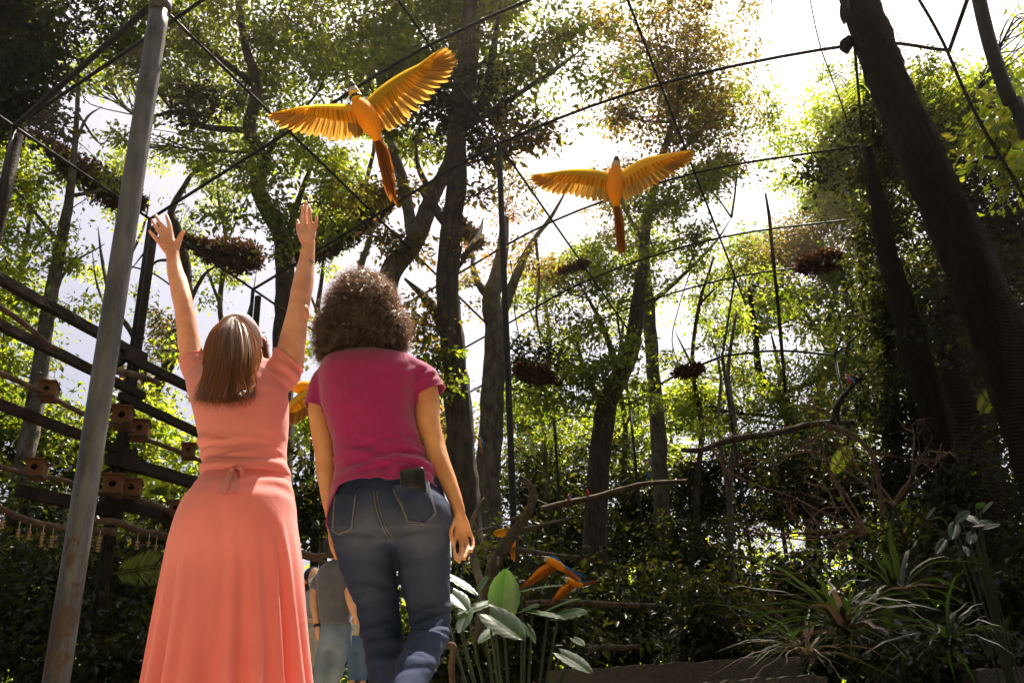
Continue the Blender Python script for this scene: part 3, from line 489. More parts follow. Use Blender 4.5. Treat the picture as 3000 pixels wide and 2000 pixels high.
# ------------------------------------------------------------------ netting
def netmat(name, cells, thick, colr, warp):
    m, nt, N, L, out = mat_new(name); uv = N.new('ShaderNodeTexCoord'); mp = N.new('ShaderNodeMapping'); mp.inputs['Scale'].default_value = (cells, cells, 1); L.new(uv.outputs['UV'], mp.inputs[0])
    sx = N.new('ShaderNodeSeparateXYZ'); L.new(mp.outputs[0], sx.inputs[0]); ms = []
    for k in (0, 1):
        f = N.new('ShaderNodeMath'); f.operation = 'FRACT'; L.new(sx.outputs[k], f.inputs[0]); g = N.new('ShaderNodeMath'); g.operation = 'LESS_THAN'; g.inputs[1].default_value = thick[k]; L.new(f.outputs[0], g.inputs[0]); ms.append(g)
    mx = N.new('ShaderNodeMath'); mx.operation = 'MAXIMUM'; L.new(ms[0].outputs[0], mx.inputs[0]); L.new(ms[1].outputs[0], mx.inputs[1])
    d = N.new('ShaderNodeBsdfDiffuse'); d.inputs[0].default_value = c4(colr); t2 = N.new('ShaderNodeBsdfTranslucent'); t2.inputs[0].default_value = c4(colr); s0 = N.new('ShaderNodeMixShader'); s0.inputs[0].default_value = .5; L.new(d.outputs[0], s0.inputs[1]); L.new(t2.outputs[0], s0.inputs[2])
    tr = N.new('ShaderNodeBsdfTransparent'); s = N.new('ShaderNodeMixShader'); L.new(mx.outputs[0], s.inputs[0]); L.new(tr.outputs[0], s.inputs[1]); L.new(s0.outputs[0], s.inputs[2]); L.new(s.outputs[0], out.inputs[0]); return m
def net(name, rows, mat, label, cat, parent=None, n=8, sag=0.0):
    """rows of 3D points -> smooth sheet with metric UVs"""
    G = np.array([crom(r, n) for r in rows]); G = np.array([crom(G[:, j], n) for j in range(G.shape[1])]).transpose(1, 0, 2)
    ny, nx = G.shape[:2]; G = G+rng.normal(0, sag, G.shape)
    V = G.reshape(-1, 3); Fc = [(j*nx+i, j*nx+i+1, (j+1)*nx+i+1, (j+1)*nx+i) for j in range(ny-1) for i in range(nx-1)]
    me = mk_mesh(name, V, Fc); uvl = me.uv_layers.new(name='UVMap')
    du = np.linalg.norm(np.diff(G, axis=1), axis=2).mean(0); dv = np.linalg.norm(np.diff(G, axis=0), axis=2).mean(1); uu = np.concatenate([[0], np.cumsum(du)]); vv = np.concatenate([[0], np.cumsum(dv)])
    for lp in me.loops: j, i = divmod(lp.vertex_index, nx); uvl.data[lp.index].uv = (uu[i], vv[j])
    o = link(name, me, mat, parent); return tag(o, label, cat)
M['net_side'] = netmat('net_side', 19, (.10, .17), (.050, .036, .028), 0)
M['net_roof'] = netmat('net_roof', 30, (.028, .028), (.16, .13, .10), 0)
ed = [(2363, -40, 13), (2405, 115, 13), (2455, 235, 13.5), (2500, 350, 14), (2540, 460, 14), (2580, 655, 14), (2615, 850, 14), (2650, 1050, 14), (2700, 1350, 14), (2760, 1750, 14)]
rt = [(2650, -40, 8), (2690, 60, 8), (2745, 180, 8), (2810, 330, 8), (2880, 450, 8), (3000, 600, 8), (3080, 800, 8), (3120, 1050, 8), (3160, 1350, 8), (3250, 1750, 8)]
rows = []
for a, b in zip(ed, rt):
    row = []
    for k in range(8):
        t = k/7; q = U(a[0]*(1-t)+b[0]*t, a[1]*(1-t)+b[1]*t, a[2]*(1-t)+b[2]*t); row.append(q+np.array([0, .22*math.sin(k*2.3+a[1]*.004), .08*math.sin(k*1.9)]))
    rows.append(row)
net('side_netting', rows, M['net_side'], 'brown bird netting hanging in folds in front of the massive trunk', 'netting', n=6)
build('net_edge_cord', tube([r[0] for r in rows], [.012]*len(rows), 5, 6), M['bark_dark'], bpy.data.objects['side_netting']); build('net_edge_cord', tube([r[-1] for r in rows], [.018]*len(rows), 5, 6), M['bark_dark'], bpy.data.objects['side_netting'])
rr = [[sp(s, p, z)+np.array([0, 0, .05]) for p, z in LN] for s in [3.93, 5.37, 6.86, 8.42, 9.9, 11.0]]
net('roof_netting', rr, M['net_roof'], 'fine pale netting stretched over the arched roof bars', 'netting', n=5)

# ------------------------------------------------------------------ leaf heaps lying on the roof netting
def heap(label, pts, rad, n, L=.12):
    P = crom([U(x, y, Y) for x, y, Y in pts], 8); R = np.interp(np.linspace(0, 1, len(P)), np.linspace(0, 1, len(rad)), [r*mpp(P[0]) for r in rad])
    k = rng.integers(0, len(P), n); v = rng.normal(size=(n, 3)); v /= np.linalg.norm(v, axis=1, keepdims=True); v *= (rng.random(n)**.45)[:, None]
    W = P[k]+v*R[k][:, None]*np.array([1.15, 1.15, 1.0]); root = empty('leaf_heap', P[0], label, 'leaf heap', 'dead leaf heaps caught on the netting')
    A = rng.normal(size=(n, 3)); A /= np.linalg.norm(A, axis=1, keepdims=True); lg = L*rng.uniform(.6, 1.2, n)
    o = link('leaves', leaf_mesh('leaves', W, A, rng.normal(size=(n, 3)), lg, lg*.55), M['leaf_litter'], root); o['kind'] = 'stuff'
    build('core', tube(P, R*.62, 8, 1, rough=.15), M['leaf_litter'], root)
heap('long drift of dead leaves on the netting behind the steel pole', [(110, 405, 17), (200, 470, 17), (300, 545, 17), (370, 580, 17), (410, 600, 17)], [16, 38, 52, 44, 14], 5200)
heap('small dead-leaf drift right of the raised left hand', [(540, 700, 18), (620, 735, 18), (690, 750, 18), (740, 755, 18)], [14, 34, 56, 40], 4600)
heap('large dead-leaf mass behind the tail of the big macaw', [(870, 740, 18), (940, 710, 18), (1010, 660, 18), (1080, 610, 18), (1130, 590, 18)], [36, 56, 66, 58, 26], 9000)
heap('dead leaves caught in the fork of the thick dark trunk', [(1310, 620, 17), (1370, 680, 17), (1400, 715, 17)], [16, 28, 18], 1300)
heap('shaggy oval heap of dead leaves hanging under the roof on the right', [(2355, 780, 16), (2410, 765, 16), (2460, 760, 16)], [22, 38, 22], 1800)
heap('small dead-leaf heap low in the middle right', [(1985, 1090, 18), (2020, 1085, 18), (2050, 1080, 18)], [12, 20, 10], 700)
heap('dead leaves heaped behind the thin centre post', [(1520, 1080, 19), (1570, 1095, 19), (1610, 1110, 19)], [20, 36, 16], 1500)
heap('thin dead-leaf drift above the long roof bars', [(1640, 800, 19), (1690, 780, 19), (1720, 770, 19)], [8, 16, 6], 500)

# ------------------------------------------------------------------ people
def ring(xl, xr, py, Y, bb, bf, n=56, pw=2.3, dx=0.0):
    """horizontal cross-section whose silhouette runs from pixel xl to xr at row py; bb/bf = depth towards / away from the camera"""
    L, R = U(xl, py, Y), U(xr, py, Y); c = (L+R)/2; a = np.linalg.norm(R-L)/2; e = nrm(R-L)
    t = np.linspace(0, 2*math.pi, n, endpoint=False); ct, st = np.cos(t), np.sin(t)
    x = np.sign(ct)*np.abs(ct)**(2/pw)*a; y = np.sign(st)*np.abs(st)**(2/pw); y = np.where(y < 0, y*bb, y*bf)
    return c + np.outer(x, e) + np.outer(y, np.array([0, 1., 0]))
def rows_loft(rows, Y, n=56, sub=5, **k):
    """rows: (py, xl, xr, back, front[, dY])"""
    Q = crom([list(r)+[0]*(6-len(r)) for r in rows], sub); return [ring(q[1], q[2], q[0], Y+q[5], q[3], q[4], n, **k) for q in Q]
def limb(mb, pts, Y, seg=14, n=5, flat=None):
    """pts: (px, py, radius px, dY)"""
    P = [U(p[0], p[1], Y+(p[3] if len(p) > 3 else 0)) for p in pts]; mb.add(*tube(P, [p[2]*mpp(q) for p, q in zip(pts, P)], seg, n, caps='round', flat=flat)); return P
def fbm(V, s, seed=0):
    r = np.random.default_rng(seed); out = 0
    for k in range(5):
        w = r.normal(size=(3, 3))*s*(1.6**k)*.6; ph = r.uniform(0, 6.3, 3); out = out+np.sin(V@w+ph).prod(1)/(1.4**k)
    return out
def displace(me, fn):
    V = get_v(me); Nn = get_n(me); set_v(me, V+Nn*fn(V)[:, None])
def head_mesh(mb, c, f, s=1.0):
    """skull, jaw, nose, ears; f = facing direction"""
    f = nrm(f); side = nrm(np.cross(f, [0, 0, 1])); u = np.cross(side, f); A = np.array([side, f, u])
    mb.add(*ellipsoid(c+u*.02*s-f*.01*s, (.075*s, .092*s, .095*s), A)); mb.add(*ellipsoid(c-u*.045*s+f*.03*s, (.056*s, .062*s, .065*s), A)); mb.add(*ellipsoid(c-u*.095*s+f*.062*s, (.024*s, .02*s, .02*s), A, 10, 8))
    mb.add(*tube([c+u*.02*s+f*.085*s, c-u*.02*s+f*.108*s, c-u*.034*s+f*.094*s], [.009*s, .014*s, .013*s], 8, 4, caps='round'))
    mb.add(*tube([c-u*.062*s+f*.083*s-side*.018*s, c-u*.060*s+f*.092*s, c-u*.062*s+f*.083*s+side*.018*s], [.005*s, .008*s, .005*s], 8, 4, caps='round'))
    for d in (-1, 1): mb.add(*ellipsoid(c+side*d*.076*s-u*.012*s-f*.012*s, (.010*s, .020*s, .032*s), A, 10, 8))
    return A
def eyes(root, c, A, s=1.0):
    for d in (-1, 1): build('eye', ellipsoid(c+A[0]*d*.031*s+A[1]*.078*s+A[2]*.008*s, (.011*s,)*3, None, 10, 8), M['eye'], root)
M['eye'] = surf('eye', (.05, .03, .02), (.6, .58, .55), 30, .2, 0)
M['hair_brown'] = None
def hairmat(name, c1, c2, spec=.5, rough=.35, trans=None):
    m, nt, N, L, out = mat_new(name); g = N.new('ShaderNodeNewGeometry'); r = N.new('ShaderNodeValToRGB'); r.color_ramp.elements[0].color = c4(c1); r.color_ramp.elements[1].color = c4(c2); L.new(g.outputs['Random Per Island'], r.inputs[0])
    p = N.new('ShaderNodeBsdfPrincipled'); p.inputs['Roughness'].default_value = rough; p.inputs['Specular IOR Level'].default_value = spec; L.new(r.outputs[0], p.inputs['Base Color'])
    t = N.new('ShaderNodeBsdfTranslucent'); t.inputs[0].default_value = c4(trans or c2); mx = N.new('ShaderNodeMixShader'); mx.inputs[0].default_value = .3; L.new(p.outputs[0], mx.inputs[1]); L.new(t.outputs[0], mx.inputs[2]); L.new(mx.outputs[0], out.inputs[0]); return m
M['hair_brown'] = hairmat('hair_brown', (.060, .024, .011), (.17, .068, .030), .6, .32, (.50, .19, .07))
M['hair_curly'] = hairmat('hair_curly', (.013, .007, .005), (.050, .023, .014), .6, .33, (.30, .15, .08))
M['hair_dark'] = hairmat('hair_dark', (.008, .006, .005), (.02, .014, .01), .5, .4)
M['lavender'] = clothmat('lavender', (.40, .31, .37), (.48, .38, .44), 20)
M['denim'] = None
def denim(name, dark, mid, fade):
    m, nt, N, L, out = mat_new(name); p = N.new('ShaderNodeBsdfPrincipled'); L.new(p.outputs[0], out.inputs[0]); p.inputs['Roughness'].default_value = .9; p.inputs['Specular IOR Level'].default_value = .12
    a, nz, mpn = noise_mix(nt, dark, mid, 7, 5, .3, .7); b, nb, _ = noise_mix(nt, (.82, .82, .82), (1.2, 1.2, 1.2), 700, 2, .3, .7, (1, 1, .35))
    at = N.new('ShaderNodeAttribute'); at.attribute_name = 'fade'; mx = N.new('ShaderNodeMix'); mx.data_type = 'RGBA'; L.new(at.outputs['Fac'], mx.inputs[0]); L.new(a.outputs[0], mx.inputs[6]); mx.inputs[7].default_value = c4(fade)
    mu = N.new('ShaderNodeMix'); mu.data_type = 'RGBA'; mu.blend_type = 'MULTIPLY'; mu.inputs[0].default_value = 1; L.new(mx.outputs[2], mu.inputs[6]); L.new(b.outputs[0], mu.inputs[7]); L.new(mu.outputs[2], p.inputs['Base Color'])
    bp = N.new('ShaderNodeBump'); bp.inputs['Strength'].default_value = .25; bp.inputs['Distance'].default_value = .0015; L.new(nb.outputs['Fac'], bp.inputs['Height']); L.new(bp.outputs[0], p.inputs['Normal']); return m
M['denim'] = denim('denim', (.011, .018, .047), (.018, .028, .063), (.055, .063, .086)); M['denim_pale'] = denim('denim_pale', (.075, .115, .19), (.12, .17, .26), (.22, .26, .30)); M['denim_blue'] = denim('denim_blue', (.05, .10, .19), (.08, .14, .25), (.15, .2, .3))
def set_fade(me, fn):
    V = get_v(me); a = me.attributes.new('fade', 'FLOAT', 'POINT'); a.data.foreach_set('value', np.clip(fn(V), 0, 1).astype(np.float32))
def strands(P0, n_seg, name, mat, parent, width):
    """P0: (n, seg, 3) polylines -> three-sided ribbons"""
    n, s, _ = P0.shape; T = np.gradient(P0, axis=1); T /= np.maximum(np.linalg.norm(T, axis=2, keepdims=True), 1e-9)
    view = rng.normal(size=(n, 1, 3)); view[:, :, 1] -= 1.2; B = np.cross(T, view+0*T); B /= np.maximum(np.linalg.norm(B, axis=2, keepdims=True), 1e-9)
    w = (np.linspace(1, .35, s)[None, :, None])*width*rng.uniform(.6, 1.3, (n, 1, 1)); V = np.stack([P0-B*w, P0+B*w], 2).reshape(-1, 3).astype(np.float32)
    b = (np.arange(n)[:, None]*s+np.arange(s-1)[None, :])*2; q = np.stack([b, b+1, b+3, b+2], -1).reshape(-1).astype(np.int32); nf = len(q)//4
    me = bpy.data.meshes.new(name); me.vertices.add(len(V)); me.vertices.foreach_set('co', V.ravel()); me.loops.add(len(q)); me.loops.foreach_set('vertex_index', q); me.polygons.add(nf)
    me.polygons.foreach_set('loop_start', np.arange(nf, dtype=np.int32)*4); me.polygons.foreach_set('loop_total', np.full(nf, 4, np.int32)); me.polygons.foreach_set('use_smooth', [True]*nf); me.update(calc_edges=True)
    return link(name, me, mat, parent)

def trim(me, name, mat, parent, r, zmin=None):
    """rolled hem along every open edge of a garment"""
    bm = bmesh.new(); bm.from_mesh(me); mb = MB(); seen = set(); adj = {}
    for e in bm.edges:
        if e.is_boundary: a_, b_ = e.verts[0].index, e.verts[1].index; adj.setdefault(a_, []).append(b_); adj.setdefault(b_, []).append(a_)
    V = get_v(me)
    for st in list(adj):
        if st in seen: continue
        loop = [st]; seen.add(st); cur = st
        while True:
            nx = [q for q in adj[cur] if q not in seen]
            if not nx: break
            cur = nx[0]; seen.add(cur); loop.append(cur)
        if len(loop) > 20:
            P = V[loop+[loop[0]]]; P = P[::2]; build(name, tube(P, np.full(len(P), r), 6, 1, caps=False), mat, parent)
    bm.free()

# ---- woman in the coral dress, arms raised
YA = 2.86
pa = empty('person', (U(690, 1500, YA)[0], YA, 0), 'woman in a long coral dress raising both arms, seen from behind', 'person')
mb = MB()
limb(mb, [(598, 1112, 36, .02), (572, 1075, 37, .0), (556, 1015, 32, -.01), (541, 915, 28, -.02), (527, 845, 27.5, -.01), (514, 795, 23, 0), (507, 757, 19, .0), (505, 742, 19, 0)], YA, 18)
limb(mb, [(812, 1115, 40, .02), (842, 1075, 44, .0), (857, 1000, 39, -.01), (873, 912, 32, -.02), (886, 840, 31, -.01), (897, 770, 24, 0), (903, 724, 19.5, 0), (903, 710, 20, 0)], YA, 18)
limb(mb, [(892, 905, 14, -.035), (898, 925, 12, -.03)], YA)
# left hand (thumb towards the head)
for kx, ky, r in ((502, 686, 7.5), (489, 685, 7.5), (476, 693, 7.5), (464, 705, 7)): limb(mb, [(507, 752, 12, 0), ((507+kx)/2, (752+ky)/2, 11, -.002), (kx, ky, r, .004)], YA, 12)
for f in ([(502, 686, 7.6, .004), (496, 657, 6.8, .010), (488, 632, 5.2, .02)], [(489, 685, 7.6, .004), (472, 656, 7, .014), (455, 630, 5.4, .03)], [(476, 693, 7.4, .004), (459, 668, 6.6, .006), (446, 645, 5.2, .004)], [(464, 705, 6.8, .0), (449, 690, 5.8, -.004), (438, 676, 4.8, -.008)],
          [(513, 738, 10, .0), (522, 712, 9, .0), (528, 694, 7.4, .0), (537, 680, 5.6, -.004)]): limb(mb, f, YA, 10)
# right hand
for kx, ky, r in ((885, 668, 7), (896, 664, 7.6), (909, 665, 7.6), (921, 673, 7)): limb(mb, [(903, 715, 13, 0), ((903+kx)/2, (715+ky)/2, 12, -.003), (kx, ky, r, .004)], YA, 12)
for f in ([(886, 668, 7.2, .012), (885, 634, 6.4, .028), (888, 604, 5, .036)], [(896, 664, 7.6, .004), (894, 626, 6.8, .010), (896, 592, 5.2, .016)], [(909, 665, 7.6, -.004), (907, 634, 6.8, -.014), (906, 608, 5.2, -.016)], [(921, 673, 6.8, 0), (926, 652, 6, -.002), (927, 634, 4.8, .0)],
          [(888, 706, 10, .012), (878, 682, 8, .022), (873, 662, 6.6, .03), (871, 646, 5.2, .034)]): limb(mb, f, YA, 10)
hcA = U(700, 1022, YA+.07); AA = head_mesh(mb, hcA, (.50, .42, .72), .90)
limb(mb, [(700, 1130, 46, .03), (699, 1080, 44, .03), (698, 1030, 44, .04)], YA, 14)
for ry_, xl, xr in ((1115, 580, 826), (1200, 590, 826), (1300, 608, 822), (1400, 618, 822), (1490, 590, 820)): mb.add(*ellipsoid(U((xl+xr)/2, ry_, YA+.01), ((xr-xl)/2*mpp(U(700, ry_, YA))*.93, .088, .085)))
for dx in (-.075, .075):
    c = U(695, 1500, YA); mb.add(*tube([c+[dx, .0, 0], [c[0]+dx, YA+.02, .48], [c[0]+dx, YA+.03, .09]], [.07, .055, .04], 12, 4, caps='round')); mb.add(*tube([[c[0]+dx, YA-.05, .045], [c[0]+dx*1.2, YA+.17, .035]], [.038, .028], 10, 3, caps='round'))
me = remesh(mb, .0034, 4, .5, .3); displace(me, lambda V: .0010*fbm(V, 30, 3)); bodyA = link('body', me, M['skin_a'], pa); eyes(pa, hcA, AA)
bvA = BVHTree.FromPolygons([tuple(v) for v in get_v(me)], [tuple(p.vertices) for p in me.polygons])
def ontoA(px, py):
    d = ray(px, py); h = bvA.ray_cast(Vector(CAM), Vector(d/np.linalg.norm(d))); return np.array(h[0])+np.array(h[1])*.0004
mb = MB(); M['ink'] = surf('ink', (.02, .025, .03), None, 5, .8, 0)
for st in ([(911, 759), (906, 760), (907, 764), (911, 764), (912, 768), (908, 770)], [(917, 766), (913, 763), (911, 767), (915, 769), (917, 764), (916, 772), (911, 774)]):
    P = [ontoA(x, y) for x, y in st]; mb.add(*tube(P, [.0008]*len(P), 4, 3))
build('tattoo', mb, M['ink'], bodyA)
# bodice
mb = MB()
rowsA = [(1052, 640, 768, .05, .05, .03), (1072, 590, 822, .075, .07, .02), (1105, 552, 838, .098, .085, .01), (1140, 550, 841, .112, .09), (1200, 568, 844, .120, .10), (1260, 582, 843, .117, .10), (1320, 592, 838, .106, .095), (1360, 592, 840, .106, .10), (1386, 588, 850, .118, .11), (1398, 592, 848, .112, .105)]
mb.add(*loft(rows_loft(rowsA, YA, 64, 6), True, True))
limb(mb, [(618, 1120, 44, .01), (585, 1090, 47, 0), (566, 1052, 41, 0), (560, 1035, 39, 0)], YA, 20); limb(mb, [(795, 1125, 48, .01), (832, 1092, 50, 0), (848, 1040, 48, -.01), (852, 1022, 47, -.01)], YA, 20)
me = remesh(mb, .0062, 7, .5)
plane_cut(me, U(566, 1050, YA), nrm(U(553, 1000, YA)-U(578, 1090, YA)), lambda V: (V[:, 0] < U(606, 1050, YA)[0]) & (V[:, 2] > U(566, 1095, YA)[2]))
plane_cut(me, U(840, 1052, YA), nrm([.62, 0, .78]), lambda V: (V[:, 0] > U(790, 1050, YA)[0]) & (V[:, 2] > U(840, 1150, YA)[2]))
wz = U(700, 1375, YA)[2]; hb = U(700, 1170, YA)[2]
FA = fold_set(21, 26, wz+.035, .055, .16, 1.2, 0, .12, .085, .0062, .0085)
def wrA(V):
    x = V[:, 0]-U(715, 1300, YA)[0]; z = V[:, 2]; back = np.clip((YA-V[:, 1])/.05, 0, 1)
    f = folds(x, z, FA)+.006*np.exp(-((z-hb-.8*x*x)/.010)**2)*np.clip(1-np.abs(x)/.14, 0, 1) - .005*np.exp(-((z-hb+.026-.9*x*x)/.018)**2)*np.clip(1-np.abs(x)/.14, 0, 1)
    rs = np.clip((x-.04)/.08, 0, 1)*np.exp(-((z-hb-.075)/.04)**2); f += .006*np.sin((x*.75+z*.9)*140+1.5*np.sin(x*30))*rs
    return (f+.0022*fbm(V, 12, 5))*(.35+.65*back)
displace(me, wrA); bodice = link('bodice', me, M['coral'], pa); trim(me, 'hem', M['coral'], bodice, .0022)
# skirt
rowsS = [(1376, 600, 842, .098, .095), (1400, 590, 850, .106, .10), (1440, 570, 858, .150, .11), (1480, 547, 865, .190, .12), (1530, 526, 869, .205, .125), (1590, 507, 876, .197, .135), (1680, 490, 884, .175, .16), (1800, 476, 890, .18, .18), (1920, 466, 894, .19, .20), (2000, 460, 897, .20, .21), (2180, 444, 906, .22, .23), (2262, 438, 910, .23, .24)]
rs_ = np.random.default_rng(4); SKF = [(1.5*math.pi+a, w, am, U(690, y, YA)[2], d) for a, w, am, y, d in ((-1.15, .13, .022, 1560, -.05), (-.8, .16, .030, 1600, -.1), (-.42, .12, .024, 1520, -.08), (-.12, .14, .034, 1640, -.12), (.2, .10, .026, 1540, .02), (.5, .13, .036, 1590, .05), (.78, .10, .030, 1540, .08), (1.05, .12, .034, 1500, .1), (1.35, .12, .028, 1560, .1), (2.2, .2, .03, 1600, 0), (3.1, .2, .03, 1600, 0), (-2.2, .2, .03, 1600, 0), (-.6, .06, -.014, 1560, -.1), (.36, .05, -.016, 1600, .04), (.9, .05, -.014, 1520, .08))]
R = rows_loft(rowsS, YA, 220, 9, pw=2.15); zs = np.array([r[:, 2].mean() for r in R]); z0, z1 = zs[0], U(690, 1560, YA)[2]; RR = []
for r, z in zip(R, zs):
    t = np.linspace(0, 2*math.pi, 220, endpoint=False); c = r.mean(0); d = r-c; d /= np.linalg.norm(d, axis=1, keepdims=True)
    k = np.clip((z1-z)/.8, 0, 1); f = np.zeros(220)
    for a0, wd_, am, st_, dr in SKF:
        g0 = np.clip((st_-z)/.55, 0, 1)**1.2; dt = (t-(a0+dr*k)+math.pi) % (2*math.pi)-math.pi; f += 1.5*am*g0*np.exp(-np.where(dt > 0, (dt/(wd_*.6))**2, (dt/(wd_*1.5))**2))
    f += .005*k**.5*np.sin(27*t+3*z+2*np.sin(5*t))*(.5+.5*np.sin(7*t+1))
    kb = math.exp(-((z-U(690, 1540, YA)[2])/.06)**2); bt = np.exp(-((t-1.5*math.pi)/.16)**2); f -= .012*kb*bt
    ky = np.clip((U(690, 1400, YA)[2]-z)/.02, 0, 1)*np.clip((z-U(690, 1500, YA)[2])/.08, 0, 1); f += .0045*ky*np.sin(z*115+np.sin(t*3)*1.3)*np.clip(np.cos(t-.35-1.5*math.pi)*1.2, 0, 1)
    g = np.exp(-((t-(1.5*math.pi+.15-.25*k))/.07)**2)*k*.03; g2 = np.exp(-((t-(1.5*math.pi+.75))/.05)**2)*k*.022
    rr_ = r+d*(f-g-g2)[:, None]; RR.append(rr_)
build('skirt', loft(RR[::-1]), M['coral'], pa)
# bow
mb = MB(); bw = -.125
def rib(pts, w, dirw): 
    P = crom([U(x, y, YA+dy) for x, y, dy in pts], 6); dw = np.asarray(dirw, float); V = []; 
    for i, q in enumerate(P): V += [q-dw*w*.5, q+dw*w*.5]
    return V, [(2*i, 2*i+1, 2*i+3, 2*i+2) for i in range(len(P)-1)]
mb.add(*rib([(676, 1376, bw), (660, 1384, bw-.015), (648, 1402, bw-.018), (655, 1408, bw-.008), (668, 1392, bw-.004), (677, 1380, bw)], .020, (.25, .4, .8)))
mb.add(*rib([(681, 1376, bw), (695, 1368, bw-.016), (709, 1378, bw-.02), (707, 1398, bw-.018), (695, 1400, bw-.01), (682, 1382, bw)], .022, (.3, .7, .5)))
mb.add(*rib([(679, 1376, bw-.006), (667, 1402, bw-.030), (658, 1425, bw-.054), (652, 1448, bw-.072)], .026, (.95, -.1, .15))); mb.add(*rib([(681, 1376, bw-.006), (688, 1404, bw-.030), (686, 1425, bw-.054), (682, 1442, bw-.070)], .024, (.95, .1, -.1)))
mb.add(*ellipsoid(U(679, 1377, YA+bw-.006), (.010, .009, .010), None, 10, 8))
o = build('waist_bow', mb, M['coral'], pa); md = o.modifiers.new('thick', 'SOLIDIFY'); md.thickness = .0016
# long hair: guide sheet from the headband down over the back
lf = crom([(662, 930), (626, 960), (604, 1005), (592, 1052), (577, 1100), (566, 1140), (564, 1158)], 6); rg = crom([(708, 928), (742, 960), (762, 1005), (770, 1048), (768, 1088), (764, 1120), (760, 1146)], 6); nS = len(lf)
def hair_pt(u, v, off):
    i = v*(nS-1); j = np.clip(i.astype(int), 0, nS-2); t = (i-j)[:, None]; a = lf[j]*(1-t)+lf[j+1]*t; b = rg[j]*(1-t)+rg[j+1]*t; q = a*(1-u[:, None])+b*u[:, None]
    sag = np.sin(np.pi*u); q[:, 1] += (18*np.clip((v-.75)/.25, 0, 1)*sag)
    Yb = YA+.025 - np.sqrt(np.clip(1-(2*u-1)**2, 0, 1))*(.055+.125*np.sin(np.pi*np.clip(v*.62+.1, 0, 1))) - .02*v - off
    r = (q[:, 0:1]-1500)/F*right + (1000-q[:, 1:2])/F*up + fwd; return CAM+r*(Yb/r[:, 1])[:, None]
gu, gv = np.meshgrid(np.linspace(0, 1, 30), np.linspace(0, 1, 30)); V = hair_pt(gu.ravel(), gv.ravel()*.97, np.full(900, -.020)); Fc = [(j*30+i, j*30+i+1, (j+1)*30+i+1, (j+1)*30+i) for j in range(29) for i in range(29)]
hair = link('hair', mk_mesh('hair', V, Fc), M['hair_brown'], pa)
n, s = 9000, 16; u0 = rng.random(n); lock = np.round(u0*20+.3*np.sin(u0*40))/20; vend = 1+rng.normal(0, .04, n)+.045*np.sin(lock*47); P0 = np.zeros((n, s, 3)); off = rng.uniform(-.014, .012, n); cur = rng.normal(0, .03, n)+.05*np.sin(lock*61)
wob = rng.normal(0, .012, n)+.012*np.sin(lock*33); ph = rng.uniform(0, 6.3, n); v0 = rng.uniform(0, .12, n)**1.3
for k in range(s):
    t = k/(s-1); v = np.clip(v0+(vend-v0)*t, 0, 1.06); u = u0+(lock-u0)*.55*t+wob*np.sin(t*5+ph*.2)+cur*np.clip((t-.75)/.25, 0, 1)**2*1.4
    P0[:, k] = hair_pt(np.clip(u, -.04, 1.04), np.clip(v, 0, .999), off+.010*np.sin(lock*90)*t+.022*np.clip((t-.78)/.22, 0, 1)**2*rng.uniform(.0, 1.6, n)); P0[:, k, 2] -= np.clip(v-.999, 0, 1)*.22
strands(P0, s, 'hair_strands', M['hair_brown'], hair, .0011)
n = 1500; u0 = rng.random(n); P2 = np.zeros((n, 12, 3)); e0 = rng.normal(0, .07, n)+np.where(u0 < .5, -1, 1)*rng.uniform(0, .09, n); o0 = rng.uniform(.0, .03, n); v0 = rng.uniform(.25, .8, n); dl = rng.uniform(-.01, .035, n)
for k in range(12):
    t = k/11; v = v0+(1.0-v0)*t; P2[:, k] = hair_pt(np.clip(u0+e0*t*t, -.12, 1.12), np.clip(v, 0, .999), .006+o0*t*t); P2[:, k, 2] += -dl*t**3+.010*np.sin(u0*70)*np.clip((t-.8)/.2, 0, 1); P2[:, k, 0] += .012*np.sin(t*7+u0*50)*t*t
strands(P2, 12, 'hair_strands', M['hair_brown'], hair, .0008)
capm = MB(); fA_ = nrm([.50, .42, .72]); capm.add(*ellipsoid(hcA-fA_*.022+np.array([-.006, 0, .004]), (.070, .070, .072), None, 24, 14)); build('hair_cap', capm, M['hair_brown'], hair)
n = 260; P1 = np.zeros((n, 8, 3)); a0 = rng.uniform(0, 1, n)
for k in range(8):
    t = k/7; base = np.array([U(762+6*a, 985+70*a, YA+.01) for a in a0]); P1[:, k] = base+np.outer(np.sin(t*2.2)*np.ones(n), [.028, 0, 0])*rng.uniform(.3, 1.1, (n, 1))+np.array([0, .01, -.035])*t+rng.normal(0, .002, (n, 3))
strands(P1, 8, 'hair_strands', M['hair_brown'], hair, .0008)
build('headband', tube([U(x, y, YA+d) for x, y, d in ((652, 940, .03), (670, 926, -.01), (692, 920, -.03), (718, 928, -.045), (742, 954, -.05), (757, 988, -.04), (764, 1016, -.02))], [.011, .015, .017, .016, .015, .013, .009], 12, 6, flat=.35, flatdir=(.3, -.8, .5)), M['lavender'], pa)
g1 = [U(772+10*math.cos(a), 997+13*math.sin(a), YA+.07+.02*math.cos(a)) for a in np.linspace(0, 2*math.pi, 17)]
mb = MB(); mb.add(*tube(g1, [.0012]*17, 5, 2)); mb.add(*tube([U(782, 994, YA+.09), U(764, 1004, YA+.03)], [.0016, .0016], 5, 2)); build('glasses', mb, M['hair_dark'], pa)

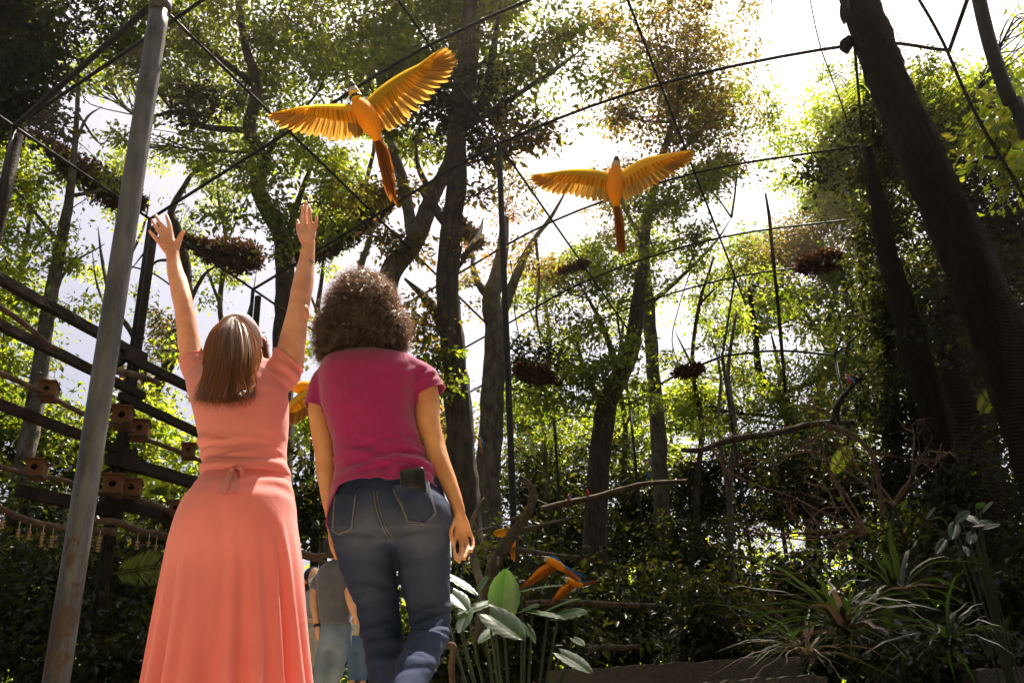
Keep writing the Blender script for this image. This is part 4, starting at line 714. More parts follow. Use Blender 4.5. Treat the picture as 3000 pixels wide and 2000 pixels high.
# ---- woman in magenta shirt and jeans
YB = 2.62
pb = empty('person', (U(1130, 1500, YB)[0], YB, 0), 'woman with curly hair in magenta shirt and jeans walking away', 'person')
mb = MB()
limb(mb, [(985, 1100, 30, 0), (952, 1112, 30, .0), (934, 1180, 31, 0), (942, 1262, 32, 0), (953, 1335, 30, .01), (957, 1395, 27, .02), (962, 1455, 22, .035), (974, 1525, 17, .06), (976, 1545, 18, .065)], YB, 16)
for f in ([(976, 1545, 16, .065), (981, 1580, 17, .06), (985, 1600, 12, .06), (990, 1632, 8, .065)], [(974, 1545, 14, .05), (976, 1585, 13, .045), (979, 1612, 9, .045), (986, 1632, 7, .05)], [(972, 1555, 11, .04), (971, 1580, 9, .035), (975, 1600, 7.5, .035)]): limb(mb, f, YB, 10)
limb(mb, [(1195, 1095, 34, 0), (1238, 1112, 37, 0), (1252, 1180, 37, 0), (1254, 1235, 35, -.01), (1270, 1298, 33, -.01), (1286, 1352, 32, -.02), (1314, 1412, 25.5, -.03), (1338, 1475, 20, -.04), (1345, 1500, 19.5, -.04)], YB, 18)
for kx, ky, dy in ((1334, 1560, -.040), (1348, 1568, -.034), (1363, 1567, -.028), (1376, 1557, -.022)): limb(mb, [(1345, 1500, 14, -.04), ((1345+kx)/2+1, (1500+ky)/2, 13, -.034), (kx, ky, 7.8, dy)], YB, 12)
for f in ([(1332, 1522, 10, -.05), (1321, 1548, 8.6, -.07), (1322, 1574, 7.4, -.08), (1330, 1598, 5.6, -.08)], [(1334, 1560, 7.6, -.040), (1330, 1592, 6.8, -.05), (1331, 1620, 6, -.066), (1336, 1638, 4.8, -.078)], [(1348, 1568, 7.8, -.034), (1351, 1600, 7, -.046), (1348, 1628, 6, -.066), (1345, 1645, 4.8, -.08)],
          [(1363, 1567, 7.6, -.028), (1369, 1596, 6.8, -.036), (1366, 1620, 5.8, -.056), (1360, 1636, 4.8, -.07)], [(1376, 1557, 6.8, -.022), (1385, 1580, 6, -.024), (1386, 1600, 5.2, -.036), (1380, 1614, 4.4, -.05)]): limb(mb, f, YB, 10)
hcB = U(1066, 945, YB+.02); AB = head_mesh(mb, hcB, (-.15, .85, .48), 1.0)
limb(mb, [(1075, 1085, 50, .02), (1072, 1040, 44, .02), (1068, 985, 42, .03)], YB, 14)
for ry_, xl, xr in ((1105, 985, 1200), (1200, 985, 1200), (1300, 1005, 1220), (1400, 1025, 1260), (1500, 1010, 1280)): mb.add(*ellipsoid(U((xl+xr)/2, ry_, YB+.01), ((xr-xl)/2*mpp(U(1100, ry_, YB))*.93, .085, .085)))
footL = np.array([U(1132, 2000, YB)[0]+.01, YB, 0]); kR = U(1258, 1842, YB); aR = U(1168, 2085, YB-.36)
mb.add(*tube([U(1060, 1560, YB), U(1112, 1780, YB), U(1128, 1900, YB), footL+[0, 0, .09]], [.055, .040, .034, .030], 12, 4, caps='round')); mb.add(*tube([U(1235, 1560, YB), kR, aR], [.055, .038, .030], 12, 4, caps='round'))
me = remesh(mb, .0034, 4, .5, .3); displace(me, lambda V: .0010*fbm(V, 30, 4)); link('body', me, M['skin_b'], pb); eyes(pb, hcB, AB)
M['shoe'] = surf('shoe', (.05, .045, .04), (.12, .11, .10), 10, .7, .2)
for nm, P in (('shoe', [footL+[0, -.06, .05], footL+[0, .05, .05], footL+[.01, .19, .035]]), ('shoe', [aR+[0, -.05, .0], aR+[0, -.01, -.06], aR+[0, .08, -.17]])): build(nm, tube(P, [.046, .046, .036], 14, 5, caps='round'), M['shoe'], pb)
# jeans
mb = MB()
rowsJ = [(1405, 1000, 1292, .105, .10), (1440, 985, 1300, .118, .10), (1490, 969, 1310, .140, .105), (1540, 967, 1317, .150, .11), (1580, 975, 1319, .140, .11), (1612, 1000, 1310, .11, .10)]
mb.add(*loft(rows_loft(rowsJ, YB, 64, 6, pw=2.5), True, True))
limb(mb, [(1062, 1530, 84, -.02), (1062, 1570, 84, -.025), (1068, 1610, 84, -.008), (1080, 1665, 78, .0), (1092, 1715, 71, .0), (1108, 1785, 64, .0), (1121, 1850, 58, .0), (1127, 1900, 57, -.012), (1129, 1960, 54, -.015), (1131, 2040, 46, -.005), (1134, 2200, 36, .02)], YB, 24)
limb(mb, [(1232, 1530, 82, -.02), (1236, 1570, 83, -.025), (1240, 1610, 80, -.008), (1245, 1665, 77, 0), (1248, 1715, 72, 0), (1258, 1785, 63, 0), (1260, 1838, 60, -.01)], YB, 24)
limb(mb, [(1261, 1815, 57, .01), (1259, 1850, 58, -.03), (1240, 1905, 57, -.13), (1212, 1970, 53, -.23), (1188, 2030, 46, -.31), (1170, 2078, 42, -.355)], YB, 24)
for cx, cy_ in ((1063, 1530), (1228, 1528)): mb.add(*ellipsoid(U(cx, cy_, YB-.055), (.098, .095, .10)))
me = remesh(mb, .006, 8, .5)
kz = kR[2]; zc = U(1149, 1586, YB)[2]; xc = U(1149, 1586, YB)[0]
FK = fold_set(41, 11, kz+.0, .055, .35, 2, 0, .05, .07, .009, .0075)+fold_set(44, 8, kz-.16, .10, .5, 0, 0, .05, .06, .004, .009); FL = fold_set(42, 15, U(1110, 1830, YB)[2], .13, .4, 1.5, 0, .05, .07, .0055, .009)
def wrJ(V):
    x, y, z = V[:, 0], V[:, 1], V[:, 2]; rightleg = x > xc+.02; f = np.zeros(len(V))
    back = np.clip((YB+.02-y)/.06, 0, 1)
    f += folds(x-U(1258, 1840, YB)[0], z, FK)*rightleg*(.3+.7*back)+folds(x-U(1115, 1800, YB)[0], z, FL)*(~rightleg)
    f -= .014*np.exp(-((z-zc+.012-.12*np.abs(x-xc))/.009)**2)*np.clip(1-np.abs(x-xc)/.19, 0, 1)*back
    f -= .013*np.exp(-((x-xc-(z-zc)*-.25)/.009)**2)*np.clip((z-zc+.02)/.05, 0, 1)*np.clip((U(1149, 1440, YB)[2]-z)/.10, 0, 1)*back
    th = np.exp(-((z-zc+.10)/.07)**2); f += .0016*np.sin((z-.3*np.abs(x-xc))*90+2*fbm(V, 6, 3))*th*back
    return f+.0012*fbm(V, 22, 8)
displace(me, wrJ)
cb = [U(1063, 1530, YB-.16), U(1235, 1530, YB-.16)]; tb = [U(1085, 1690, YB-.1), U(1245, 1690, YB-.1)]
set_fade(me, lambda V: sum(.75*np.exp(-(np.linalg.norm((V-c)*np.array([1, .6, 1]), axis=1)/.075)**2) for c in cb)+sum(.35*np.exp(-(np.linalg.norm((V-c)*np.array([1.2, .6, .7]), axis=1)/.07)**2) for c in tb)+.1*fbm(V, 12, 2))
jeans = link('jeans', me, M['denim'], pb); bvh = BVHTree.FromPolygons([tuple(v) for v in get_v(me)], [tuple(p.vertices) for p in me.polygons])
def onto(px, py, lift):
    d = ray(px, py); d = d/np.linalg.norm(d); h = bvh.ray_cast(Vector(CAM), Vector(d)); p = np.array(h[0]) if h[0] else U(px, py, YB-.14); nn = np.array(h[1]) if h[0] else np.array([0, -1., 0])
    return p+nn*lift
M['stitch'] = surf('stitch', (.13, .12, .12), (.19, .17, .16), 30, .9, 0); M['denim_dark'] = denim('denim_dark', (.012, .019, .048), (.019, .029, .064), (.046, .053, .074))
pk = [[(1147, 1437), (1252, 1414), (1276, 1508), (1248, 1539), (1194, 1534)], [(982, 1447), (1047, 1443), (1034, 1548), (996, 1570), (975, 1556)]]
for qi, q in enumerate(pk):
    # pocket patch: grid between the top edge and the pointed bottom, lifted off the seat
    q = np.array(q, float); nU, nV = 14, 14; V = []; bot = crom([q[4], q[3], q[2]], 7) if q is pk[0] else np.array([q[4]+(q[3]-q[4])*t*2 if t < .5 else q[3]+(q[2]-q[3])*(t*2-1) for t in np.linspace(0, 1, 15)])
    order = [q[0], q[1], q[2], q[3], q[4]]; left_, right_ = (q[0], q[4]), (q[1], q[2])
    mid = q[3]
    for j in range(nV+1):
        tv = j/nV
        for i in range(nU+1):
            tu = i/nU; top_ = q[0]*(1-tu)+q[1]*tu; bt = q[4]*(1-tu*2)+mid*tu*2 if tu < .5 else mid*(2-tu*2)+q[2]*(tu*2-1); pp = top_*(1-tv)+bt*tv
            V.append(onto(pp[0], pp[1], ((.0035 if 0 < i < nU and 0 < j < nV else .0012) if qi else (.0035 if i in (0, nU) or j == nV else .019-.013*tv))))
    Fc = [(j*(nU+1)+i, j*(nU+1)+i+1, (j+1)*(nU+1)+i+1, (j+1)*(nU+1)+i) for j in range(nV) for i in range(nU)]
    pkt = build('pocket', (V, Fc), M['denim_dark'], jeans); set_fade(pkt.data, lambda V: .35+.35*fbm(V, 20, 7))
    loopp = [q[0], q[4], q[3], q[2], q[1]]; cen = q.mean(0)
    for k, ins in enumerate((.06, .13)):
        pts = []
        for a, b in zip(loopp[:-1], loopp[1:]):
            for t in np.linspace(0, 1, 9)[:-1]: w = a*(1-t)+b*t; w = w+(cen-w)*ins; pts.append(onto(w[0], w[1], .0048 if qi else .012))
        w = loopp[-1]+(cen-loopp[-1])*ins; pts.append(onto(w[0], w[1], .0048 if qi else .012)); build('stitching', tube(pts, [.0009]*len(pts), 4, 1), M['stitch'], jeans)
for dx in (-6, 5):
    pts = [onto(1100+dx+t*6+(t**2.2)*42, 1436+t*145, .0022) for t in np.linspace(0, 1, 20)]; build('stitching', tube(pts, [.0008]*20, 4, 1), M['stitch'], jeans)
# shirt
mb = MB()
rowsT = [(1032, 1015, 1142, .05, .05, .02), (1044, 970, 1190, .070, .065, .01), (1062, 945, 1226, .090, .08), (1100, 934, 1236, .108, .09), (1160, 941, 1222, .114, .095), (1205, 948, 1215, .115, .10), (1260, 966, 1228, .112, .10), (1320, 982, 1248, .110, .10), (1370, 984, 1270, .114, .105), (1410, 977, 1288, .124, .11), (1450, 969, 1300, .136, .115), (1500, 963, 1312, .148, .12), (1560, 960, 1322, .155, .12)]
mb.add(*loft(rows_loft(rowsT, YB, 72, 6, pw=2.4), True, True))
limb(mb, [(985, 1095, 38, 0), (948, 1112, 36, 0), (930, 1165, 35, 0), (924, 1205, 35, 0)], YB, 20); limb(mb, [(1190, 1095, 42, 0), (1232, 1100, 43, 0), (1256, 1142, 47, 0), (1272, 1180, 50, 0)], YB, 20)
me = remesh(mb, .006, 7, .5)
hx = [U(x, 1436, YB)[0] for x in (960, 985, 1010, 1085, 1110, 1180, 1255, 1292, 1300, 1312)]; hzv = [U(1100, y, YB)[2] for y in (1545, 1500, 1446, 1432, 1440, 1436, 1436, 1446, 1462, 1480)]
plane_cut(me, U(921, 1190, YB), nrm([-.30, 0, -.95]), lambda V: (V[:, 0] < U(947, 1200, YB)[0]) & (V[:, 2] > U(1100, 1330, YB)[2]))
plane_cut(me, U(1256, 1152, YB), nrm([.40, 0, -.92]), lambda V: (V[:, 0] > U(1230, 1180, YB)[0]) & (V[:, 2] > U(1100, 1250, YB)[2]))
plane_cut(me, (0, 0, 0), (0, 0, -1), None, lambda V: np.interp(V[:, 0], hx, hzv)+.004*np.sin(V[:, 0]*60))
wz2 = U(1120, 1365, YB)[2]
FB = fold_set(31, 22, wz2-.005, .065, .30, 1.5, .02, .13, .075, .0058, .0075)+fold_set(33, 9, wz2+.02, .05, .35, 0, .125, .03, .05, .0065, .0065)
def wrB(V):
    x = V[:, 0]-U(1120, 1300, YB)[0]; z = V[:, 2]; back = np.clip((YB-V[:, 1])/.05, 0, 1); f = folds(x, z, FB)
    f += .004*np.sin(x*70+z*20+2*np.sin(x*25))*np.exp(-((z-U(1100, 1440, YB)[2])/.04)**2)
    sh = np.clip((x-.02)/.1, 0, 1)*np.exp(-((z-U(1200, 1090, YB)[2])/.05)**2); f += .004*np.sin(x*130-z*60+2*np.sin(z*60))*sh
    return (f+.0030*fbm(V, 9, 6)+.0012*fbm(V, 25, 16))*(.4+.6*back)
displace(me, wrB); shirt = link('shirt', me, M['magenta'], pb); trim(me, 'hem', M['magenta'], shirt, .0024); md = shirt.modifiers.new('thick', 'SOLIDIFY'); md.thickness = .0016
# curly hair
hc = U(1062, 942, YB+.01); pB = mpp(hc); core = MB(); lobes = [(1062, 912, 110, .0), (1008, 972, 80, 0), (1122, 962, 76, 0), (975, 1012, 52, 0), (1150, 960, 50, .01), (1060, 882, 92, 0), (1150, 1002, 42, .0), (960, 960, 44, 0)]
for x, y, r, dy in lobes: core.add(*ellipsoid(U(x, y, YB+dy-.01), (r*pB, r*pB*1.0, r*pB)))
me = remesh(core, .008, 4); hairB = link('hair', me, M['hair_dark'], pb); cv, cn = get_v(me), get_n(me); set_v(me, cv-cn*.014)
n, s = 10500, 18; pick = rng.choice(len(cv), n); keep = (cv[pick][:, 1] < YB+.10); pick = pick[keep]; n = len(pick); base = cv[pick]-cn[pick]*rng.uniform(.004, .022, (n, 1)); P0 = np.zeros((n, s, 3))
out_ = cn[pick]+rng.normal(0, .45, (n, 3)); out_[:, 2] -= .25; out_ /= np.linalg.norm(out_, axis=1, keepdims=True); e1 = np.cross(out_, rng.normal(size=(n, 3))); e1 /= np.linalg.norm(e1, axis=1, keepdims=True); e2 = np.cross(out_, e1)
ln = rng.uniform(.014, .040, n); ln[rng.random(n) < .06] *= 1.5; cr = rng.uniform(.0022, .0048, n); tn = rng.uniform(2.0, 4.2, n)*2*math.pi; drop = rng.uniform(.0, .014, n); ph = rng.uniform(0, 6.3, n)
for k in range(s):
    t = k/(s-1); P0[:, k] = base+out_*(ln*t)[:, None]+e1*(cr*np.cos(tn*t+ph))[:, None]+e2*(cr*np.sin(tn*t+ph))[:, None]; P0[:, k, 2] -= drop*t*t
strands(P0, s, 'hair_curls', M['hair_curly'], hairB, .00075)
# phone in the right back pocket
ph0 = empty('phone', onto(1210, 1430, .01), 'black phone sticking out of the right back jeans pocket', 'phone')
a, b = onto(1182, 1470, -.002), onto(1246, 1460, -.002); c_, d_ = U(1240, 1384, YB-.138), U(1178, 1390, YB-.138)
cen = (a+b+c_+d_)/4; ux = nrm((b+c_)-(a+d_)); uz = nrm((c_+d_)-(a+b)); uz = nrm(uz-ux*(uz@ux)); uy = np.cross(uz, ux)
M['phone'] = surf('phone', (.010, .010, .011), None, 5, .25, 0, spec=.5); M['phone_case'] = surf('phone_case', (.045, .045, .05), None, 5, .4, 0)
def rbox(c, sx, sy, sz, r, ax):
    P = []; 
    for cx, cz, a0 in ((sx/2-r, sz/2-r, 0), (-sx/2+r, sz/2-r, 90), (-sx/2+r, -sz/2+r, 180), (sx/2-r, -sz/2+r, 270)):
        for k in range(6): a = math.radians(a0+k*18); P.append((cx+r*math.cos(a), cz+r*math.sin(a)))
    R0 = [np.array([c+ax[0]*x*f+ax[1]*y+ax[2]*z*f for x, z in P]) for y, f in ((-sy/2, .98), (-sy/2+.001, 1), (sy/2-.001, 1), (sy/2, .98))]; return loft(R0, True, True)
build('casing', rbox(cen, .070, .008, .105, .010, (ux, uy, uz)), M['phone_case'], ph0); build('screen', rbox(cen+uy*(-.0048 if uy[1] > 0 else .0048), .065, .0012, .099, .008, (ux, uy, uz)), M['phone'], ph0)

# ---- people in the background
def simple_person(label, Y, shirt_rows, shirt_mat, legs, leg_mat, arms, skin, head=None, hair=None, sleeves=(), pelvis=None, bare=(), vox=.011):
    root = empty('person', (U(shirt_rows[-1][1], 1900, Y)[0], Y, 0), label, 'person'); mb = MB()
    for a in arms: limb(mb, a, Y, 12)
    for b_ in bare: limb(mb, b_, Y, 12)
    if head: hc_ = U(head[0], head[1], Y); A_ = head_mesh(mb, hc_, head[2], 1.0); limb(mb, [(head[0], head[1]+10, 17, 0), (shirt_rows[0][1]*.5+shirt_rows[0][2]*.5, shirt_rows[0][0]+10, 18, 0)], Y, 10)
    r = shirt_rows[len(shirt_rows)//2]; mb.add(*tube([U((q[1]+q[2])/2, q[0], Y) for q in shirt_rows], [(q[2]-q[1])*.36*mpp(U(q[1], q[0], Y)) for q in shirt_rows], 12, 3, caps='round'))
    if legs: 
        for lg in legs: P = [U(x, y, Y+dy) for x, y, rr_, dy in lg]; P[-1][2] = max(.05, P[-1][2]); mb.add(*tube(P, [.8*q[2]*mpp(p) for q, p in zip(lg, P)], 10, 3, caps='round'))
    link('body', remesh(mb, vox*.7, 4), M[skin], root)
    if head: eyes(root, hc_, A_)
    mb = MB(); mb.add(*loft(rows_loft(shirt_rows, Y, 40, 5, pw=2.4), True, True))
    for sl in sleeves: limb(mb, sl, Y, 14)
    me = remesh(mb, vox, 5); displace(me, lambda V: .004*np.sin(V[:, 2]*40+V[:, 0]*25)*np.clip(1-(V[:, 2]-U(950, shirt_rows[-1][0], Y)[2])/.25, 0, 1)+.003*fbm(V, 9, 3)); link('shirt', me, M[shirt_mat], root)
    mb = MB()
    if pelvis: mb.add(*loft(rows_loft(pelvis, Y, 40, 4, pw=2.4), True, True))
    for lg in legs: limb(mb, lg, Y, 14)
    me = remesh(mb, vox, 5); displace(me, lambda V: .006*np.sin(V[:, 2]*55+V[:, 0]*40+2*fbm(V, 5, 1))*np.clip(1-(V[:, 2]-.3)/.9, .2, 1)+.004*fbm(V, 8, 5)); set_fade(me, lambda V: .3+.4*fbm(V, 7, 9)); link('trousers', me, M[leg_mat], root)
    if head and hair:
        c = U(head[0], head[1], Y); f = nrm(head[2]); mb = MB(); mb.add(*ellipsoid(c-f*.03+np.array([0, 0, .03]), (.092, .092, .098)))
        if hair[1]: mb.add(*tube([c-f*.05, c-f*.07-np.array([0, 0, .15]), c-f*.06-np.array([0, 0, .32])], [.08, .085, .05], 12, 4, caps='round'))
        link('hair', remesh(mb, .011, 3), M[hair[0]], root)
    return root
M['grey_shirt'] = clothmat('grey_shirt', (.075, .075, .095), (.105, .105, .125), 10); M['stripe'] = None
m, nt, N, L, out = mat_new('striped_shirt'); p_ = N.new('ShaderNodeBsdfPrincipled'); p_.inputs['Roughness'].default_value = .9; tc = N.new('ShaderNodeTexCoord'); w = N.new('ShaderNodeTexWave'); w.bands_direction = 'Z'; w.inputs['Scale'].default_value = 22; r = N.new('ShaderNodeValToRGB'); r.color_ramp.elements[0].color = (.34, .36, .37, 1); r.color_ramp.elements[1].color = (.13, .15, .16, 1); r.color_ramp.elements[0].position = .6; r.color_ramp.elements[1].position = .7
L.new(tc.outputs['Object'], w.inputs[0]); L.new(w.outputs[0], r.inputs[0]); L.new(r.outputs[0], p_.inputs[0]); L.new(p_.outputs[0], out.inputs[0]); M['striped_shirt'] = m
M['cream_shirt'] = clothmat('cream_shirt', (.42, .36, .27), (.5, .43, .33), 10); M['pale_trousers'] = clothmat('pale_trousers', (.34, .32, .30), (.42, .40, .38), 8); M['mask'] = surf('mask', (.75, .75, .80), (.12, .14, .35), 60, .8, .1, lo=.5, hi=.56); M['band'] = surf('band', (.01, .01, .012), None, 5, .6, 0)
YM = 6.6
pm = simple_person('man in a grey t-shirt and pale blue jeans standing between the two women', YM,
    [(1644, 968, 1004, .06, .06), (1656, 946, 1022, .09, .08), (1676, 930, 1034, .11, .1), (1710, 928, 1036, .12, .11), (1760, 933, 1034, .12, .11), (1800, 936, 1034, .125, .12), (1832, 937, 1034, .13, .12)], 'grey_shirt',
    [[(964, 1850, 24, 0), (956, 1890, 24, 0), (943, 1940, 21, -.02), (934, 1985, 20, -.03), (925, 2050, 19, 0), (922, 2150, 17, 0), (920, 2225, 16, 0)], [(1006, 1850, 24, 0), (1002, 1890, 24, 0), (992, 1940, 22, .02), (980, 1985, 21, .0), (970, 2050, 19, 0), (966, 2150, 17, 0), (964, 2225, 16, 0)]], 'denim_pale',
    [[(940, 1690, 14, 0), (924, 1715, 13, 0), (919, 1752, 12.5, -.02), (922, 1790, 11, -.04), (930, 1832, 8.5, -.05), (932, 1850, 11, -.05), (933, 1868, 7, -.04)], [(1024, 1690, 14, 0), (1020, 1716, 13.5, -.06), (1024, 1750, 13, -.10), (1034, 1785, 11, -.10), (1042, 1805, 9, -.06), (1040, 1818, 11, -.04)]], 'skin_c',
    (992, 1608, (.35, .9, .1)), ('hair_dark', False), sleeves=[[(945, 1680, 16, 0), (928, 1700, 16, 0), (923, 1722, 16, 0)], [(1010, 1680, 17, 0), (1014, 1700, 17, -.05), (1016, 1716, 17.5, -.07)]],
    pelvis=[(1822, 938, 1032, .10, .10), (1845, 937, 1032, .12, .11), (1870, 936, 1030, .125, .11), (1900, 940, 1026, .10, .1)])
build('wristband', tube([U(929.5, 1827, YM-.05), U(930.5, 1835, YM-.05)], [.026, .026], 12, 2), M['band'], pm); build('shoe', tube([U(922, 2225, YM)*[1, 1, 0]+[0, -.1, .05], U(922, 2225, YM)*[1, 1, 0]+[0, .15, .04]], [.05, .045], 10, 3, caps='round'), M['shoe'], pm); build('shoe', tube([U(965, 2225, YM)*[1, 1, 0]+[0, -.1, .05], U(965, 2225, YM)*[1, 1, 0]+[0, .15, .04]], [.05, .045], 10, 3, caps='round'), M['shoe'], pm)
YW = 8.3
pw_ = simple_person('masked woman in a striped grey shirt partly hidden beside the coral dress', YW,
    [(1722, 912, 934, .05, .05), (1734, 898, 946, .08, .08), (1752, 890, 956, .1, .1), (1785, 892, 956, .11, .11), (1815, 893, 957, .11, .11), (1842, 890, 960, .12, .12)], 'striped_shirt',
    [[(906, 1850, 15, 0), (908, 1920, 14, 0), (908, 2000, 12, 0), (908, 2185, 11, 0)], [(940, 1850, 15, 0), (938, 1920, 14, 0), (936, 2000, 12, 0), (935, 2185, 11, 0)]], 'pale_trousers',
    [[(896, 1755, 10, 0), (892, 1790, 9, -.02), (900, 1815, 8, -.12), (920, 1818, 7, -.2)], [(952, 1755, 10, 0), (956, 1800, 9, 0), (950, 1840, 7, -.05)]], 'skin_c', (920, 1697, (.45, -.9, .25)), ('hair_dark', True),
    sleeves=[[(903, 1748, 11, 0), (895, 1772, 11, 0)], [(946, 1748, 11, 0), (953, 1772, 11, 0)]], pelvis=[(1838, 892, 956, .11, .11), (1862, 892, 956, .12, .11)])
f = nrm([.45, -.9, .25]); c = U(920, 1697, YW); build('face_mask', ellipsoid(c+f*.062-np.array([0, 0, .048]), (.062, .048, .056)), M['mask'], pw_)
YC = 7.9
pc = simple_person('child in blue denim shorts and cream shirt behind the jeans woman', YC,
    [(1790, 1030, 1052, .05, .05), (1800, 1018, 1064, .07, .07), (1820, 1020, 1066, .08, .08), (1845, 1022, 1067, .09, .08), (1864, 1021, 1068, .09, .09)], 'cream_shirt',
    [[(1034, 1870, 15, 0), (1032, 1910, 15, 0), (1033, 1982, 14.5, 0)], [(1060, 1870, 15, 0), (1062, 1910, 15, 0), (1064, 1982, 14.5, 0)]], 'denim_blue',
    [[(1022, 1810, 7, 0), (1018, 1835, 7, 0), (1026, 1855, 6, -.05)], [(1064, 1810, 7, 0), (1072, 1840, 7, 0), (1072, 1868, 6, 0)]], 'skin_c', (1041, 1762, (.2, .95, .1)), ('hair_dark', False), bare=[[(1033, 1970, 9, 0), (1032, 2050, 8, 0), (1033, 2140, 6, 0), (1033, 2195, 6, 0)], [(1063, 1970, 9, 0), (1064, 2050, 8, 0), (1064, 2140, 6, 0), (1064, 2195, 6, 0)]],
    pelvis=[(1860, 1022, 1068, .085, .085), (1885, 1020, 1072, .10, .09), (1905, 1022, 1072, .08, .08)])

# ------------------------------------------------------------------ nest-box rack along the left wall
def onwall(px, py, p=-5.3):
    d = ray(px, py); return CAM+d*((p*S-(CAM@PR))/(d@PR))
rack = empty('perch_rack', tuple(onwall(340, 1500)*[1, 1, 0]), 'dark timber rails on posts along the left side of the aviary', 'timber rack')
RAILS = [((-120, 752), (425, 1050), .065), ((360, 1040), (640, 1175), .065), ((-120, 890), (420, 1160), .06), ((352, 1160), (640, 1295), .06), ((-120, 1140), (395, 1336), .06), ((318, 1342), (640, 1432), .085), ((55, 1435), (350, 1506), .075), ((300, 1462), (600, 1538), .075)]
for a, b, w in RAILS:
    P0, P1 = onwall(*a), onwall(*b); d = nrm(P1-P0); u = nrm(np.array([0, 0, 1.])-d*d[2]); v = np.cross(d, u); mb = MB(); n = 9; rings = []
    for k in range(n):
        t = k/(n-1); c = P0*(1-t)+P1*t+u*rng.normal(0, .004)+v*rng.normal(0, .004); sq = [(1, .9), (.9, 1), (-.9, 1), (-1, .9), (-1, -.9), (-.9, -1), (.9, -1), (1, -.9)]
        rings.append(np.array([c+u*x*w*(1+rng.normal(0, .06))+v*y*w*.8*(1+rng.normal(0, .06)) for x, y in sq]))
    build('rail', loft(rings, True, True), M['timber'], rack, smooth=False)
for s in (3.93, 5.37, 6.86): build('post', tube([sp(s, -5.34, 4.6), sp(s, -5.34, 2.5), sp(s, -5.34, .1)], [.06, .06, .06], 8, 3), M['timber'], rack)
for px, py in ((335, 1170), (325, 1345), (310, 1460), (345, 1045)): build('bracket', tube([onwall(px-30, py+45, -5.34), onwall(px+30, py+6, -5.3)], [.03, .03], 6, 2), M['timber'], rack)
def perch(label, pts, Y, rpx, mat='branch_wood', wall=False, name='perch_branch', stubs=0):
    P = [onwall(x, y, -5.2) if wall else U(x, y, Y) for x, y in pts]; P = [p+rng.normal(0, .01, 3) for p in P]; root = MB()
    r = np.interp(np.linspace(0, 1, len(P)), np.linspace(0, 1, len(rpx)), rpx); V = tube(P, [a*mpp(p) for a, p in zip(r, P)], 9, 6, rough=.07); root.add(*V); Q = crom(P, 6)
    for k in range(stubs):
        i = rng.integers(2, len(Q)-2); d = rng.normal(size=3)*.3; root.add(*tube([Q[i], Q[i]+d*.5, Q[i]+d], [r.mean()*.5*mpp(Q[i]), r.mean()*.35*mpp(Q[i]), .004], 6, 3))
    return tag(build(name, root, M[mat]), label, 'branch', 'perch branches')
perch('thin branch perch between the two top rails at the left edge', [(-40, 880), (0, 900), (80, 953), (130, 1000), (168, 1028)], 0, [9, 8, 7], wall=True)
perch('branch perch carrying the upper row of nest boxes', [(-40, 1080), (0, 1096), (112, 1141), (228, 1204), (300, 1232), (384, 1258), (440, 1290), (510, 1318), (600, 1352)], 0, [8, 8, 7, 6], wall=True)
perch('branch perch carrying the lower row of nest boxes', [(-40, 1360), (0, 1367), (100, 1388), (188, 1408), (260, 1434), (400, 1460), (535, 1508), (600, 1525)], 0, [8, 7, 7, 6], wall=True)
perch('gnarled branch from which wooden toys hang behind the pole', [(-40, 1470), (10, 1496), (80, 1525), (165, 1545), (240, 1552), (335, 1557)], 0, [12, 11, 12, 13], wall=True)
perch('gnarled branch running from the pole to the coral skirt', [(265, 1530), (335, 1528), (420, 1558), (470, 1565), (540, 1588)], 0, [8, 12, 11, 8], wall=True)
perch('short branch stub above the paired nest boxes', [(300, 1085), (370, 1088), (430, 1110), (470, 1125)], 0, [9, 10, 6], wall=True)
M['roof_wood'] = surf('roof_wood', (.11, .048, .022), (.17, .075, .035), 8, .8, .4, 40, bdist=.006)
def nest_box(label, px, py, w):
    c = onwall(px, py, -5.16); s = w*mpp(c); f = nrm(np.array([.30, -1.0, 0])); sd = np.array([-f[1], f[0], 0]); z = np.array([0, 0, 1.]); root = empty('nest_box', c-z*s*.45, label, 'nest box', 'wooden nest boxes on the rack'); dp = s*1.55
    if sd[0] < 0: sd = -sd
    t = s*.045
    def pl(name, c0, sx, sy, sz, mat='box_wood'): return build(name, box(c0, (sx, sy, sz), (sd, f, z)), M[mat], root, smooth=False)
    hole = s*.19; ring_ = [(hole*math.cos(a), hole*math.sin(a)) for a in np.linspace(0, 2*math.pi, 24, endpoint=False)]; sq = []
    for a in np.linspace(0, 2*math.pi, 24, endpoint=False): m_ = max(abs(math.cos(a)), abs(math.sin(a))); sq.append((s*.5*math.cos(a)/m_, s*.46*math.sin(a)/m_))
    R_ = [np.array([c+sd*x+z*y+f*d for x, y in q]) for q, d in ((sq, 0), (ring_, 0), (ring_, -t*1.2), (sq, -t*1.2))]; build('front_panel', loft(R_+[R_[0]]), M['box_wood'], root, smooth=False)
    for k in (-1, 1): pl('side_panel', c+sd*k*s*.475-f*(dp/2+t*.7), t, dp, s*.90)
    pl('back_panel', c-f*(dp+t), s*.9, t, s*.9, 'hole_shade'); pl('floor_panel', c-z*s*.44-f*(dp/2+t*.8), s*.88, dp, t); pl('roof', c+z*s*.5-f*dp*.45, s*1.16, dp*1.18, t*1.3, 'roof_wood'); pl('ledge', c-z*s*.53+f*s*.08, s*1.12, s*.35, t*1.6, 'branch_wood')
